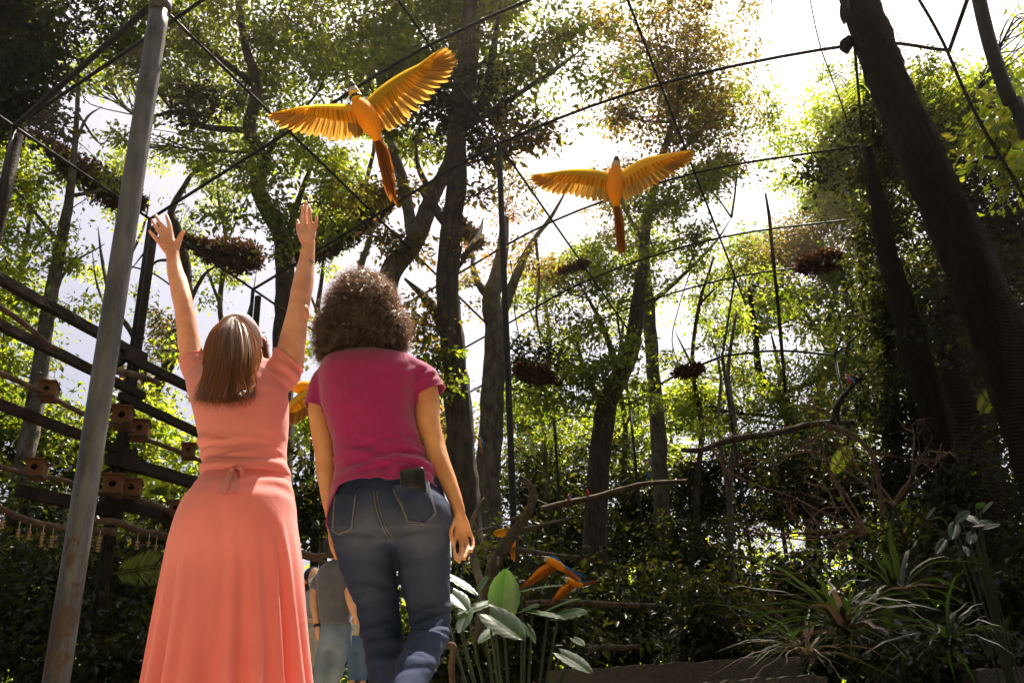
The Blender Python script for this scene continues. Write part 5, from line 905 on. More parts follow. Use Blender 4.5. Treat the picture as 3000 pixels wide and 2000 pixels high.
for lab, x, y, w in (('nest box alone at the upper left, left of the pole', 136, 1137, 46), ('larger nest box of the upper pair right of the pole', 356, 1214, 52), ('lower nest box of the upper pair right of the pole', 408, 1252, 48), ('small nest box just left of the coral waist', 551, 1316, 37),
                     ('nest box at the lower left beside the pole', 100, 1366, 48), ('left nest box of the lower pair right of the pole', 329, 1415, 54), ('right nest box of the lower pair right of the pole', 384, 1425, 48), ('shaded small nest box beside the coral hip', 514, 1485, 36)): nest_box(lab, x, y, w)
for i, (x, y, n) in enumerate(((7, 1535, 3), (53, 1560, 3), (85, 1567, 3), (124, 1570, 5), (152, 1580, 4), (233, 1583, 4), (263, 1580, 4), (290, 1585, 5), (401, 1595, 3), (434, 1596, 2), (456, 1606, 2))):
    c = onwall(x, y, -5.12); pp = mpp(c); root = empty('hanging_toy', c, 'wooden block toy hanging from the gnarled branch, %s from the left' % ['first', 'second', 'third', 'fourth', 'fifth', 'sixth', 'seventh', 'eighth', 'ninth', 'tenth', 'eleventh'][i], 'toy', 'hanging wooden block toys')
    build('string', tube([c+np.array([0, 0, 34*pp]), c+np.array([0, 0, -10*pp])], [.006, .006], 4, 1), M['string'], root)
    for k in range(n):
        a = rng.uniform(0, 3); e = np.array([math.cos(a), math.sin(a), 0]); build('block', box(c+np.array([0, 0, (8-k*9)*pp]), (10*pp, 7*pp, 6*pp), (e, np.array([-e[1], e[0], 0]), (0, 0, 1))), M['toy_wood'], root, smooth=False)

# ------------------------------------------------------------------ perches, snags and vines in the middle and right
perch('long pale perch branch crossing behind the lichen-spotted trunk', [(1585, 1491), (1647, 1479), (1737, 1456), (1820, 1432), (1897, 1416), (2010, 1405)], 14, [12, 9, 8, 7, 6], stubs=2)
perch('dark perch branch low on the right under the twin-stemmed tree', [(1995, 1316), (2058, 1322), (2147, 1288), (2268, 1270), (2388, 1239), (2505, 1235)], 13, [7, 9, 10, 9, 8], 'bark_mid', stubs=4)
perch('pale curved branch arching down towards the dry twigs', [(2418, 1243), (2491, 1270), (2536, 1306), (2562, 1350), (2580, 1420), (2590, 1520)], 11, [9, 8, 7, 7], stubs=3)
perch('short upright snag carrying a red macaw', [(2442, 1238), (2455, 1186), (2487, 1137), (2545, 1083)], 13, [14, 10, 7, 3], 'bark_dark', stubs=3)
perch('broken upright stick against the sky on the right', [(2300, 1150), (2280, 900), (2262, 720), (2254, 640), (2243, 567)], 19, [5, 5, 5, 5, 3], 'bark_dark')
perch('twisted dark driftwood snag leaning on the thin centre post', [(1405, 1880), (1428, 1746), (1451, 1653), (1482, 1595), (1513, 1550), (1552, 1500), (1566, 1447), (1549, 1420), (1522, 1394)], 8.2, [22, 20, 17, 14, 12, 8], 'bark_mid', stubs=4)
perch('pale forked driftwood piece right of the hanging hand', [(1420, 1800), (1410, 1724), (1393, 1640), (1380, 1560), (1396, 1500), (1422, 1458)], 8.6, [14, 12, 10, 8, 5], 'bark_pale', stubs=3)
perch('wooden stake with a stubby crossbar at the knees of the jeans woman', [(1325, 2080), (1327, 1960), (1330, 1890), (1318, 1886), (1300, 1890)], 6.5, [9, 9, 10, 11], 'branch_wood')
perch('thin branch rail behind the gap between the two women', [(870, 1610), (920, 1628), (960, 1624), (990, 1640)], 11, [8, 9, 7], 'branch_wood')
perch('pale pole rail above the head of the man in grey', [(860, 1632), (930, 1641), (1000, 1655)], 12, [5, 5, 5], 'branch_wood')
for lab, pts, Y, r in (('dangling vine right of the thin centre post', [(1500, 760), (1512, 860), (1508, 920), (1522, 1000)], 17, .012), ('curling vine under the roof bars in the middle', [(1610, 640), (1580, 680), (1540, 720), (1510, 770)], 17, .012), ('long vine hanging beside the lichen-spotted trunk', [(2020, 800), (1990, 900), (1975, 1000), (2000, 1100)], 19, .012), ('looped vine at the left above the rails', [(330, 770), (430, 800), (520, 850), (560, 870)], 18, .02)):
    tag(build('vine', tube([U(x, y, Y)+rng.normal(0, .04, 3) for x, y in pts], [r]*len(pts), 6, 6), M['bark_dark']), lab, 'vine')
for lab, a, b, Y, r in (('pale fallen log behind the elephant-ear leaves', (1540, 1766), (1925, 1773), 9.5, .028), ('short pale log low in the dark middle', (1723, 1904), (1868, 1893), 9, .028), ('sawn rail under the gliding macaws', (1440, 1608), (1700, 1634), 10.5, .03)):
    P0, P1 = U(*a, Y), U(*b, Y); tag(build('fallen_log', tube([P0, P0*.7+P1*.3+[0, 0, .02], P0*.3+P1*.7, P1], [r, r*1.05, r*.95, r*.85], 10, 5, rough=.09), M['bark_mid']), lab, 'log', 'logs lying in the enclosure')
M['wet_timber'] = surf('wet_timber', (.018, .012, .008), (.07, .048, .032), 18, .35, .9, 60, bdist=.02, spec=.6)
for lab, a, b, Y in (('upper timber step edge glistening in the sun', (1610, 1962), (2345, 1922), 9.0), ('lower timber step edge glistening in the sun', (1980, 2003), (2420, 1975), 7.8), ('reddish timber edge in the lower right corner', (2860, 1962), (3060, 1950), 8.2)):
    P0, P1 = U(*a, Y), U(*b, Y); n = 24; d = nrm(P1-P0); v = nrm(np.cross([0, 0, 1.], d)); rings = []
    for k in range(n):
        t = k/(n-1); c = P0*(1-t)+P1*t; h = rng.normal(0, .006); rings.append(np.array([c+[0, 0, h], c+v*.14+[0, 0, .012+h], c+v*.30+[0, 0, h], c+v*.30-[0, 0, c[2]+.05], c-[0, 0, c[2]+.05]]))
    tag(build('timber_step', loft(rings, True, True), M['wet_timber'], smooth=False), lab, 'step', 'timber steps')

# ------------------------------------------------------------------ macaws
def fmat(name, cb, ct, tf=.45, tip=None, base=None):
    """vane colour runs from base to tip along the feather, darker shaft, fine barbs, each feather its own tint"""
    m, nt, N, L, out = mat_new(name); tc = N.new('ShaderNodeTexCoord'); sx = N.new('ShaderNodeSeparateXYZ'); L.new(tc.outputs['Object'], sx.inputs[0]); oi = N.new('ShaderNodeObjectInfo')
    rp = N.new('ShaderNodeValToRGB'); e = rp.color_ramp.elements; e[0].color = c4(base or cb); e[0].position = .12; e[1].color = c4(tip or tuple(min(1, x*1.5) for x in cb)); e[1].position = 1.0; x_ = e.new(.42); x_.color = c4(cb); x_ = e.new(.88); x_.color = c4(tuple(x*.85 for x in cb)); L.new(sx.outputs[1], rp.inputs[0])
    ab = N.new('ShaderNodeMath'); ab.operation = 'ABSOLUTE'; L.new(sx.outputs[0], ab.inputs[0]); mr = N.new('ShaderNodeMapRange'); mr.inputs[1].default_value = .02; mr.inputs[2].default_value = .10; mr.inputs[3].default_value = .45; mr.inputs[4].default_value = 1; L.new(ab.outputs[0], mr.inputs[0])
    mv = N.new('ShaderNodeMath'); mv.operation = 'MULTIPLY_ADD'; mv.inputs[1].default_value = .55; mv.inputs[2].default_value = .7; L.new(oi.outputs['Random'], mv.inputs[0]); mm = N.new('ShaderNodeMath'); mm.operation = 'MULTIPLY'; L.new(mr.outputs[0], mm.inputs[0]); L.new(mv.outputs[0], mm.inputs[1])
    hs_ = N.new('ShaderNodeHueSaturation'); L.new(rp.outputs[0], hs_.inputs['Color']); L.new(mm.outputs[0], hs_.inputs['Value'])
    wv = N.new('ShaderNodeTexWave'); wv.inputs['Scale'].default_value = 18; wv.inputs['Distortion'].default_value = 2; wv.bands_direction = 'DIAGONAL'; L.new(tc.outputs['Object'], wv.inputs[0]); bp = N.new('ShaderNodeBump'); bp.inputs['Strength'].default_value = .3; bp.inputs['Distance'].default_value = .003; L.new(wv.outputs['Fac'], bp.inputs['Height'])
    d = N.new('ShaderNodeBsdfDiffuse'); t = N.new('ShaderNodeBsdfTranslucent'); t.inputs[0].default_value = c4(ct); mx = N.new('ShaderNodeMixShader'); mx.inputs[0].default_value = tf; L.new(hs_.outputs[0], d.inputs[0]); L.new(bp.outputs[0], d.inputs['Normal'])
    mu = N.new('ShaderNodeMix'); mu.data_type = 'RGBA'; mu.blend_type = 'MULTIPLY'; mu.inputs[0].default_value = 1; L.new(mm.outputs[0], mu.inputs[7]); mu.inputs[6].default_value = c4(ct); L.new(mu.outputs[2], t.inputs[0])
    L.new(d.outputs[0], mx.inputs[1]); L.new(t.outputs[0], mx.inputs[2]); L.new(mx.outputs[0], out.inputs[0]); return m
M['mc_orange'] = surf('macaw_orange', (.76, .23, .008), (.84, .29, .012), 55, .8, .8, 140, (1, 1, .5), bdist=.004, spec=.1)
M['mc_feather'] = fmat('macaw_feather', (.30, .15, .042), (.72, .38, .06), .52, (.48, .28, .11), (.78, .38, .02)); M['mc_covert'] = fmat('macaw_covert', (.80, .36, .014), (.95, .46, .02), .4, (.82, .50, .04), (.76, .27, .01)); M['mc_blue'] = fmat('macaw_blue', (.03, .16, .42), (.02, .10, .3), .2)
M['mc_rust_shade'] = fmat('macaw_rust_shade', (.42, .115, .010), (.5, .14, .012), .25); M['mc_violet'] = fmat('macaw_violet', (.05, .09, .36), (.03, .05, .2), .2); M['mc_white'] = surf('macaw_white', (.40, .35, .31), (.50, .45, .40), 40, .6, .2, spec=.2); M['mc_black'] = surf('macaw_black', (.012, .011, .012), (.02, .018, .018), 20, .5, .2); M['mc_beak'] = surf('macaw_beak', (.03, .028, .03), (.07, .065, .07), 12, .35, 0, spec=.5)  # rust coverts are darker: shade put into the gliding pair's wing colour
M['mc_yellow'] = surf('macaw_yellow', (.78, .42, .015), (.85, .5, .03), 30, .7, .3); M['mc_red'] = surf('macaw_red', (.45, .025, .012), (.55, .05, .02), 20, .7, .3); M['mc_tail'] = fmat('macaw_tail', (.25, .085, .022), (.5, .18, .03), .35)
def blade_mesh():
    V, Fc = [], []; st = [(0, .30), (.12, .62), (.35, .92), (.6, 1.0), (.8, .9), (.92, .62), (1.0, .16)]
    for t, w in st: V += [(-.5*w, t, -.05*t*t), (0, t, .035-.05*t*t), (.5*w, t, -.05*t*t)]
    for i in range(len(st)-1): a = 3*i; Fc += [(a, a+1, a+4, a+3), (a+1, a+2, a+5, a+4)]
    return V, Fc
BL = {}
def feather(name, root, mat, p, q, w, nrm_, roll=0.0):
    key = mat
    if key not in BL: BL[key] = mk_mesh('feather', *blade_mesh()); BL[key].materials.append(M[mat])
    d = q-p; L = np.linalg.norm(d); d = d/L; x = nrm(np.cross(d, nrm_)); z = np.cross(x, d); x, z = x*math.cos(roll)+z*math.sin(roll), z*math.cos(roll)-x*math.sin(roll)
    o = bpy.data.objects.new(name, BL[key]); col.objects.link(o); o.parent = root[0]; o.matrix_parent_inverse = Matrix.Translation(-Vector(root[0].location)) if root[0].type == 'EMPTY' else Matrix()
    o.matrix_basis = Matrix(((x[0]*w, d[0]*L, z[0]*L, p[0]), (x[1]*w, d[1]*L, z[1]*L, p[1]), (x[2]*w, d[2]*L, z[2]*L, p[2]), (0, 0, 0, 1))); return o
def wing(root, Y, lead, roots, tips, dy, n=19, fm='mc_feather', cm='mc_covert', top='mc_blue', cov=.42, belly=1):
    """lead: shoulder->tip; roots/tips: inner->outer; dy: depth offset root->tip (metres)"""
    dyf = lambda t: np.interp(t, np.linspace(0, 1, len(dy)), dy); LD = crom(lead, 6); RT = crom(roots, 6); TP = crom(tips, 6)
    at = lambda A, t: np.array([np.interp(t, np.linspace(0, 1, len(A)), A[:, k]) for k in (0, 1)])
    to3 = lambda q, t, o=0: U(q[0], q[1], Y+dyf(t)+o)
    c0 = to3(at(LD, .4), .4); tocam = nrm(CAM-c0); wn = empty_part = None
    m = 24; rings = []
    for k in range(m+1):
        t = k/m; a = to3(at(LD, t), t); e = at(RT, t)*(1-cov)+at(TP, t)*cov if t < .999 else at(TP, 1); b = to3(at(RT, t)*.86+at(TP, t)*.14, t); th = .022*(1-t)**.7+.002; cc = (a+b)/2
        rings.append(np.array([a, a*.75+b*.25+tocam*th, cc+tocam*th*.8, b+tocam*.002, b-tocam*.004, cc-tocam*th*.5, a*.75+b*.25-tocam*th*.6]))
    w = build('wing', loft(rings, True, True), M[cm], root); W = (w,)
    up_ = [np.array([r[0]-tocam*.003, r[6]-tocam*.004, r[5]-tocam*.004, r[4]-tocam*.004]) for r in rings]; V = np.vstack(up_); build('upper_covert', (V, [(4*i+j, 4*i+j+1, 4*i+j+5, 4*i+j+4) for i in range(m) for j in range(3)]), M[top], w)
    for k in range(n):
        t = (k+.5)/n; p, q = to3(at(RT, t), t, .004), to3(at(TP, t), t, .004+.006*(k % 2)); L = np.linalg.norm(q-p)
        sp_ = np.linalg.norm(to3(at(TP, min(1, t+.5/n)), t)-to3(at(TP, max(0, t-.5/n)), t)); feather('feather', W, fm, p, q+(q-p)*rng.uniform(-.07, .05), max(min(sp_*1.25, .055), .024)*(1 if t < .55 else .82), tocam, rng.uniform(.08, .22))
        feather('feather', W, cm, to3(at(LD, t)*.35+at(RT, t)*.65, t, -.010), to3(at(RT, t)*(1-cov*.75)+at(TP, t)*cov*.75, t, -.004), .046, tocam, rng.uniform(-.1, .15))
        if cm == 'mc_blue': feather('feather', W, top, to3(at(LD, t)*.3+at(RT, t)*.7, t, .012), to3(at(RT, t)*.12+at(TP, t)*.88, t, .012), .045, tocam, .1)
    return w
def macaw(label, Y, body, head, tail, wings, facing=None, nt=5, twpx=12, tmat='mc_tail', bmat='mc_orange', back=None, group='blue and gold macaws in flight'):
    """body: (x,y,r,dY) from neck to vent; head: centre, beak tip; tail: list of tip px"""
    B = [U(x, y, Y+d) for x, y, r, d in body]; root = empty('macaw', B[len(B)//2], label, 'macaw', group)
    build('torso', tube(B, [r*mpp(p) for (x, y, r, d), p in zip(body, B)], 16, 6, caps='round'), M[bmat], root)
    (hx_, hy_, hr, hd), (bx, by, bd) = head; H0 = U(hx_, hy_, Y+hd); Bk = U(bx, by, Y+bd); r = hr*mpp(H0); f = nrm(Bk-H0); nk = nrm(B[0]-H0)
    hd_ = build('head', tube([B[0], H0+nk*r*.5, H0, H0+f*r*.5], [r*.95, r*.98, r, r*.8], 14, 5, caps='round'), M['mc_yellow'], root)
    tc = nrm(CAM-H0); A3 = np.array([nrm(np.cross(f, tc)), f, np.cross(nrm(np.cross(f, tc)), f)]); build('face_patch', ellipsoid(H0+f*r*.35+tc*r*.22, (r*.86, r*.95, r*.86), A3), M['mc_white'], hd_)
    build('throat_band', tube([H0+nk*r*.72, H0+nk*r*1.15], [r*1.10, r*1.16], 16, 2), M['mc_black'], hd_)
    dn = nrm(tc-f*(tc@f)); build('beak', tube([H0+f*r*.55, H0+f*r*1.2+dn*r*.3, H0+f*r*1.7+dn*r*.6, H0+f*r*1.75+dn*r*1.1], [r*.70, r*.62, r*.40, r*.06], 12, 5, caps='round'), M['mc_beak'], hd_)
    for k in (-1, 1): build('eye', ellipsoid(H0+f*r*.45+A3[0]*k*r*.8+dn*r*-.1, (r*.14,)*3, None, 8, 6), M['mc_black'], hd_)
    v = B[-1]; tn = nrm(CAM-v)
    tl = build('tail', tube([B[-2]*.4+v*.6, v, v+nrm(U(*tail[0], Y+body[-1][3])-v)*.06], [body[-1][2]*mpp(v)*.8, body[-1][2]*mpp(v)*.7, body[-1][2]*mpp(v)*.4], 12, 4, caps='round'), M[tmat], root)
    for i, q in enumerate(tail): feather('tail_feather', (tl,), tmat, v+nrm(np.cross(tn, nrm(U(*tail[0][:2], Y)-v)))*(i/max(1, len(tail)-1)-.5)*1.1*body[-1][2]*mpp(v)+tn*.003*((i*3) % 4), U(q[0], q[1], Y+body[-1][3]+.02+(q[2] if len(q) > 2 else 0)), twpx*mpp(v), tn, rng.uniform(-.15, .15))
    for w in wings: wing(root, Y, **w)
    if back: Q = [U(x, y, Y+d) for x, y, r_, d in back]; build('back', tube(Q, [r_*mpp(p) for (x, y, r_, d), p in zip(back, Q)], 12, 5, caps='round'), M['mc_blue'], root)
    return root
macaw('large blue and gold macaw with wings spread above the raised hands', 4.9,
      [(1047, 297, 17, 0), (1058, 316, 28, 0), (1075, 342, 32, -.01), (1089, 370, 29, 0), (1100, 392, 18, .01), (1106, 408, 14, .02)], ((1038, 272, 17, -.01), (1029, 243, -.03)),
      [(1118, 470), (1130, 535), (1140, 578), (1146, 587), (1155, 560), (1163, 599), (1160, 580), (1158, 540), (1150, 500), (1143, 470)],
      [dict(lead=[(1046, 308), (1000, 305), (943, 306), (890, 311), (845, 320), (786, 333)], roots=[(1060, 350), (1025, 335), (985, 328), (945, 322), (920, 321), (880, 326), (835, 332)], tips=[(1062, 392), (1046, 408), (1010, 411), (968, 408), (926, 398), (878, 393), (836, 379), (804, 364), (785, 348), (786, 336)], dy=[0, -.06, -.08, -.02]),
       dict(lead=[(1072, 292), (1110, 257), (1150, 228), (1190, 205), (1229, 186), (1265, 160), (1304, 139)], roots=[(1085, 335), (1120, 300), (1155, 268), (1190, 240), (1220, 216), (1235, 200), (1250, 182)], tips=[(1118, 380), (1146, 380), (1172, 364), (1195, 350), (1232, 312), (1262, 288), (1290, 256), (1318, 226), (1336, 200), (1340, 175), (1328, 147), (1306, 138)], dy=[0, .05, .10, .12])], twpx=17)
macaw('smaller orange macaw gliding below the roof bars on the right', 6.6,
      [(1803, 505, 20, 0), (1802, 522, 24, 0), (1801, 548, 25, -.01), (1802, 572, 22, 0), (1804, 586, 15, .01), (1806, 600, 10, .02)], ((1805, 484, 14, -.01), (1806, 462, -.05)),
      [(1808, 660), (1812, 720), (1815, 744), (1821, 735), (1828, 741), (1830, 735), (1828, 700), (1825, 660)],
      [dict(lead=[(1790, 506), (1750, 499), (1705, 494), (1660, 497), (1600, 506), (1555, 512)], roots=[(1792, 545), (1755, 533), (1715, 526), (1675, 522), (1640, 520), (1610, 520), (1590, 520)], tips=[(1786, 592), (1765, 592), (1725, 586), (1690, 578), (1650, 571), (1615, 568), (1585, 553), (1560, 540), (1550, 525), (1552, 513)], dy=[0, -.05, -.08, -.05]),
       dict(lead=[(1816, 503), (1850, 482), (1890, 462), (1940, 452), (1990, 444), (2030, 440)], roots=[(1822, 540), (1855, 520), (1890, 502), (1925, 486), (1955, 474), (1985, 462), (2000, 455)], tips=[(1828, 585), (1855, 578), (1890, 560), (1925, 542), (1960, 520), (1995, 496), (2020, 478), (2030, 465), (2036, 450), (2032, 440)], dy=[0, .03, .06, .06])], twpx=13)
macaw('macaw flying behind the two women with one orange wing showing', 5.6,
      [(872, 1136, 16, 0), (888, 1138, 24, .02), (915, 1145, 28, .05), (940, 1150, 24, .065)], ((862, 1131, 13, 0), (846, 1128, .02)), [(1010, 1190), (1015, 1180), (1000, 1185)],
      [dict(lead=[(905, 1130), (880, 1148), (860, 1165), (846, 1180), (838, 1205)], roots=[(912, 1160), (898, 1172), (882, 1182), (868, 1190), (858, 1195)], tips=[(915, 1208), (900, 1218), (886, 1228), (868, 1242), (848, 1245), (842, 1225)], dy=[0, -.04, -.08, -.1]),
       dict(lead=[(915, 1125), (930, 1100), (950, 1080), (975, 1060)], roots=[(930, 1140), (950, 1120), (970, 1100)], tips=[(960, 1165), (990, 1140), (1010, 1110)], dy=[.05, .12, .2])], twpx=16)
macaw('blue backed macaw gliding left over the elephant-ear plant', 9.3,
      [(1609, 1641, 10, 0), (1622, 1649, 13, 0), (1636, 1656, 12, .02), (1648, 1664, 9, .04)], ((1603, 1637, 9, 0), (1592, 1632, 0)), [(1698, 1704), (1690, 1700), (1702, 1699)],
      [dict(lead=[(1604, 1648), (1578, 1663), (1558, 1685), (1522, 1721)], roots=[(1624, 1660), (1595, 1676), (1572, 1690), (1552, 1702)], tips=[(1632, 1670), (1604, 1688), (1575, 1703), (1540, 1718), (1524, 1722)], dy=[0, -.15, -.3, -.45], fm='mc_tail', cm='mc_rust_shade'),
       dict(lead=[(1610, 1633), (1637, 1644), (1668, 1663), (1713, 1687)], roots=[(1628, 1650), (1645, 1662), (1662, 1672), (1680, 1680)], tips=[(1642, 1662), (1662, 1676), (1682, 1684), (1704, 1688), (1713, 1688)], dy=[.0, .1, .2, .3], fm='mc_violet', cm='mc_blue')], twpx=9, back=[(1608, 1634, 7, .06), (1625, 1640, 9, .06), (1645, 1655, 8, .065)])
macaw('blue backed macaw gliding just below and right of its mate', 9.8,
      [(1668, 1701, 9, 0), (1678, 1706, 11, 0), (1690, 1710, 10, .02), (1702, 1713, 7, .04)], ((1662, 1697, 8, 0), (1653, 1693, 0)), [(1748, 1702), (1752, 1700), (1744, 1706)],
      [dict(lead=[(1662, 1706), (1640, 1722), (1625, 1745), (1612, 1765)], roots=[(1678, 1714), (1658, 1730), (1640, 1744), (1628, 1752)], tips=[(1684, 1722), (1662, 1740), (1640, 1754), (1618, 1765), (1612, 1766)], dy=[0, -.15, -.3, -.4], fm='mc_tail', cm='mc_rust_shade'),
       dict(lead=[(1675, 1694), (1690, 1696), (1706, 1701), (1730, 1704)], roots=[(1686, 1702), (1698, 1706), (1706, 1708), (1714, 1708)], tips=[(1692, 1710), (1706, 1712), (1718, 1709), (1728, 1706), (1730, 1704)], dy=[0, .1, .2, .3], fm='mc_violet', cm='mc_blue', n=11)], twpx=8, back=[(1668, 1695, 6, .06), (1680, 1698, 7, .06), (1694, 1704, 6, .065)])
macaw('yellow winged macaw half hidden by the driftwood snag', 9.6,
      [(1490, 1552, 9, 0), (1499, 1565, 11, 0), (1503, 1582, 9, 0), (1505, 1598, 6, 0)], ((1486, 1545, 8, 0), (1478, 1540, -.03)), [(1500, 1640), (1506, 1645), (1496, 1625)],
      [dict(lead=[(1492, 1552), (1476, 1547), (1460, 1549), (1448, 1556)], roots=[(1490, 1562), (1478, 1557), (1466, 1556), (1456, 1558)], tips=[(1486, 1574), (1472, 1574), (1458, 1572), (1446, 1566), (1446, 1558)], dy=[0, -.05, -.1, -.1], fm='mc_covert', n=11)], twpx=8)
def perched(label, px, py, h, Y, bm, wm='mc_blue', lean=0.0, face=(-1, -.6)):
    """small perched parrot: upright body, head, beak, folded wings, long tail"""
    c = U(px, py, Y); s = h*mpp(c); u = nrm([lean, 0, 1]); f = nrm([face[0], face[1], 0]); sd = np.cross(u, f); root = empty('macaw', c-u*s*.5, label, 'macaw', 'perched macaws')
    build('torso', tube([c-u*s*.45, c-u*s*.1+f*s*.05, c+u*s*.25+f*s*.03], [s*.12, s*.22, s*.16], 12, 5, caps='round'), M[bm], root); hd_ = build('head', ellipsoid(c+u*s*.46+f*s*.05, (s*.15,)*3, None, 12, 8), M[bm if bm == 'mc_red' else 'mc_blue'], root)
    build('beak', tube([c+u*s*.48+f*s*.14, c+u*s*.46+f*s*.24, c+u*s*.36+f*s*.25], [s*.09, s*.06, s*.01], 8, 4, caps='round'), M['mc_beak'], hd_); build('face_patch', ellipsoid(c+u*s*.45+f*s*.10, (s*.11,)*3, None, 10, 8), M['mc_white'], hd_)
    for k in (-1, 1): build('wing', tube([c+u*s*.25+sd*k*s*.15, c-u*s*.2+sd*k*s*.2-f*s*.08, c-u*s*.75-f*s*.15+sd*k*s*.05], [s*.08, s*.12, s*.02], 10, 5, caps='round', flat=.5, flatdir=sd), M[wm], root)
    build('tail', tube([c-u*s*.4-f*s*.06, c-u*s*1.4-f*s*.25], [s*.09, s*.03], 8, 3, caps='round', flat=.4, flatdir=f), M['mc_tail'], root); return root
perched('tiny orange macaw clinging beside the thick dark trunk', 1409, 1296, 27, 14, 'mc_orange')
perched('tiny red macaw on the long pale perch branch', 1668, 1459, 20, 14, 'mc_red')
perched('tiny dark red macaw further along the long pale perch branch', 1722, 1442, 16, 14, 'mc_red', 'mc_red')
perched('tiny blue headed macaw high beside the lichen-spotted trunk', 1903, 1352, 22, 16, 'mc_orange', face=(-1, .2))
perched('tiny blue macaw perched below another beside the lichen-spotted trunk', 1899, 1392, 20, 16, 'mc_blue', face=(-1, .2))
perched('red macaw perched on the short upright snag', 2490, 1112, 30, 13, 'mc_red', lean=-.3, face=(-1, 0))
perched('tiny red macaw on the dark perch branch at right', 2148, 1280, 16, 13, 'mc_red')
perched('tiny dark macaw at the upright end of the dark perch branch', 2300, 1252, 15, 13, 'mc_red')

# ------------------------------------------------------------------ plants
def blade_leaf(root, base, tip, w, nrm_, mat, name='leaf', wave=.05, heart=True, curl=.15, seg=22):
    base, tip = np.asarray(base, float), np.asarray(tip, float); d = tip-base; L = np.linalg.norm(d); d /= L; s = nrm(np.cross(d, nrm_)); n = np.cross(s, d); V, Fc = [], []; nu = 8
    for i in range(seg+1):
        t = i/seg
        prof = (math.sin(math.pi*min(1, (t+.18)/1.18))**.75 if heart else math.sin(math.pi*min(1, t*.92+.08))**.6)*(1 if t < .98 else .15)
        for j in range(-nu, nu+1):
            q = j/nu; ex = abs(q); back_ = -.16*ex**1.5*(1-t)**3 if heart else 0
            sc = 1+wave*math.sin(t*38+j)*ex; V.append(base+d*L*(t+back_)+s*w*.5*prof*q*sc+n*(-curl*L*t*t+.10*w*ex*(1-.6*ex)*2-.012*w*math.sin((t+.35*ex)*34)*ex*(1-ex*.3)))
    m_ = 2*nu+1
    for i in range(seg):
        for j in range(m_-1): a = i*m_+j; Fc.append((a, a+1, a+m_+1, a+m_))
    return build(name, (V, Fc), M[mat], root)
def bigleaf(name, c1, c2, tr, tf, rough=.28):
    m, nt, N, L, out = mat_new(name); p = N.new('ShaderNodeBsdfPrincipled'); rp, nz, mpn = noise_mix(nt, c1, c2, 9, 4); L.new(rp.outputs[0], p.inputs[0]); p.inputs['Roughness'].default_value = rough; p.inputs['Specular IOR Level'].default_value = .6
    t = N.new('ShaderNodeBsdfTranslucent'); t.inputs[0].default_value = c4(tr); mx = N.new('ShaderNodeMixShader'); mx.inputs[0].default_value = tf; L.new(p.outputs[0], mx.inputs[1]); L.new(t.outputs[0], mx.inputs[2]); L.new(mx.outputs[0], out.inputs[0]); return m
M['taro'] = bigleaf('taro', (.035, .065, .034), (.065, .10, .055), (.10, .25, .02), .3); M['strap'] = bigleaf('strap', (.006, .011, .004), (.014, .019, .006), (.08, .15, .015), .25, .28); M['ginger'] = bigleaf('ginger', (.006, .020, .011), (.012, .030, .016), (.05, .12, .02), .25, .35); M['dry_strap'] = bigleaf('dry_strap', (.07, .048, .03), (.12, .085, .055), (.3, .2, .1), .2, .5)
M['leaf_stalk'] = surf('leaf_stalk', (.018, .030, .010), (.03, .045, .016), 8, .7, .1)
YP = 6.3; cb_ = U(1500, 1870, YP); ear = empty('elephant_ear_plant', (cb_[0], cb_[1], 0), 'clump of large pale elephant-ear leaves at the centre right', 'plant')
upn = np.array([0, -.25, 1.])
TL = [((1473, 1795), (1484, 1662), 95, .25, (.0, -1, .15)), ((1432, 1800), (1540, 1868), 95, -.4, (0, -.75, .7)), ((1318, 1690), (1404, 1738), 44, .2, (.1, -.4, 1)), ((1322, 1738), (1374, 1784), 60, 0, (0, -.6, .8)), ((1430, 1768), (1335, 1798), 55, .1, (0, -.5, .9)), ((1530, 1733), (1648, 1703), 40, .1, (0, -.3, 1)), ((1607, 1788), (1697, 1744), 46, .0, (.1, -.4, .9)),
      ((1560, 1794), (1658, 1806), 46, -.1, (0, -.35, .95)), ((1634, 1808), (1722, 1790), 72, -.1, (0, -.6, .8)), ((1530, 1790), (1578, 1770), 50, 0, (0, -.6, .8)), ((1642, 1915), (1738, 1966), 58, -.3, (0, -.6, .8)), ((1402, 1728), (1430, 1688), 45, .4, (0, -.8, .5)), ((1540, 1830), (1570, 1880), 34, -.1, (.5, -.6, .6)), ((1370, 1800), (1345, 1850), 50, -.1, (-.3, -.6, .7)), ((1680, 1870), (1712, 1888), 30, .1, (0, -.5, .8)), ((1290, 1745), (1262, 1800), 60, .4, (0, -.6, .8)), ((1450, 1840), (1400, 1880), 40, -.2, (0, -.5, .8))]
for i, (b, t, w, dy, nn) in enumerate(TL):
    B0, T0 = U(*b, YP+dy), U(*t, YP+dy-.12); lf_ = blade_leaf(ear, B0, T0, w*mpp(B0), nn, 'taro', wave=.025, curl=.1 if i else .02)
    g = np.array([cb_[0]+(B0[0]-cb_[0])*.25, cb_[1]+dy*.5, .05]); build('stalk', tube([g, (g+B0)/2+[(B0[0]-g[0])*.1, 0, .12], B0], [.013, .010, .006], 6, 5), M['leaf_stalk'], ear)
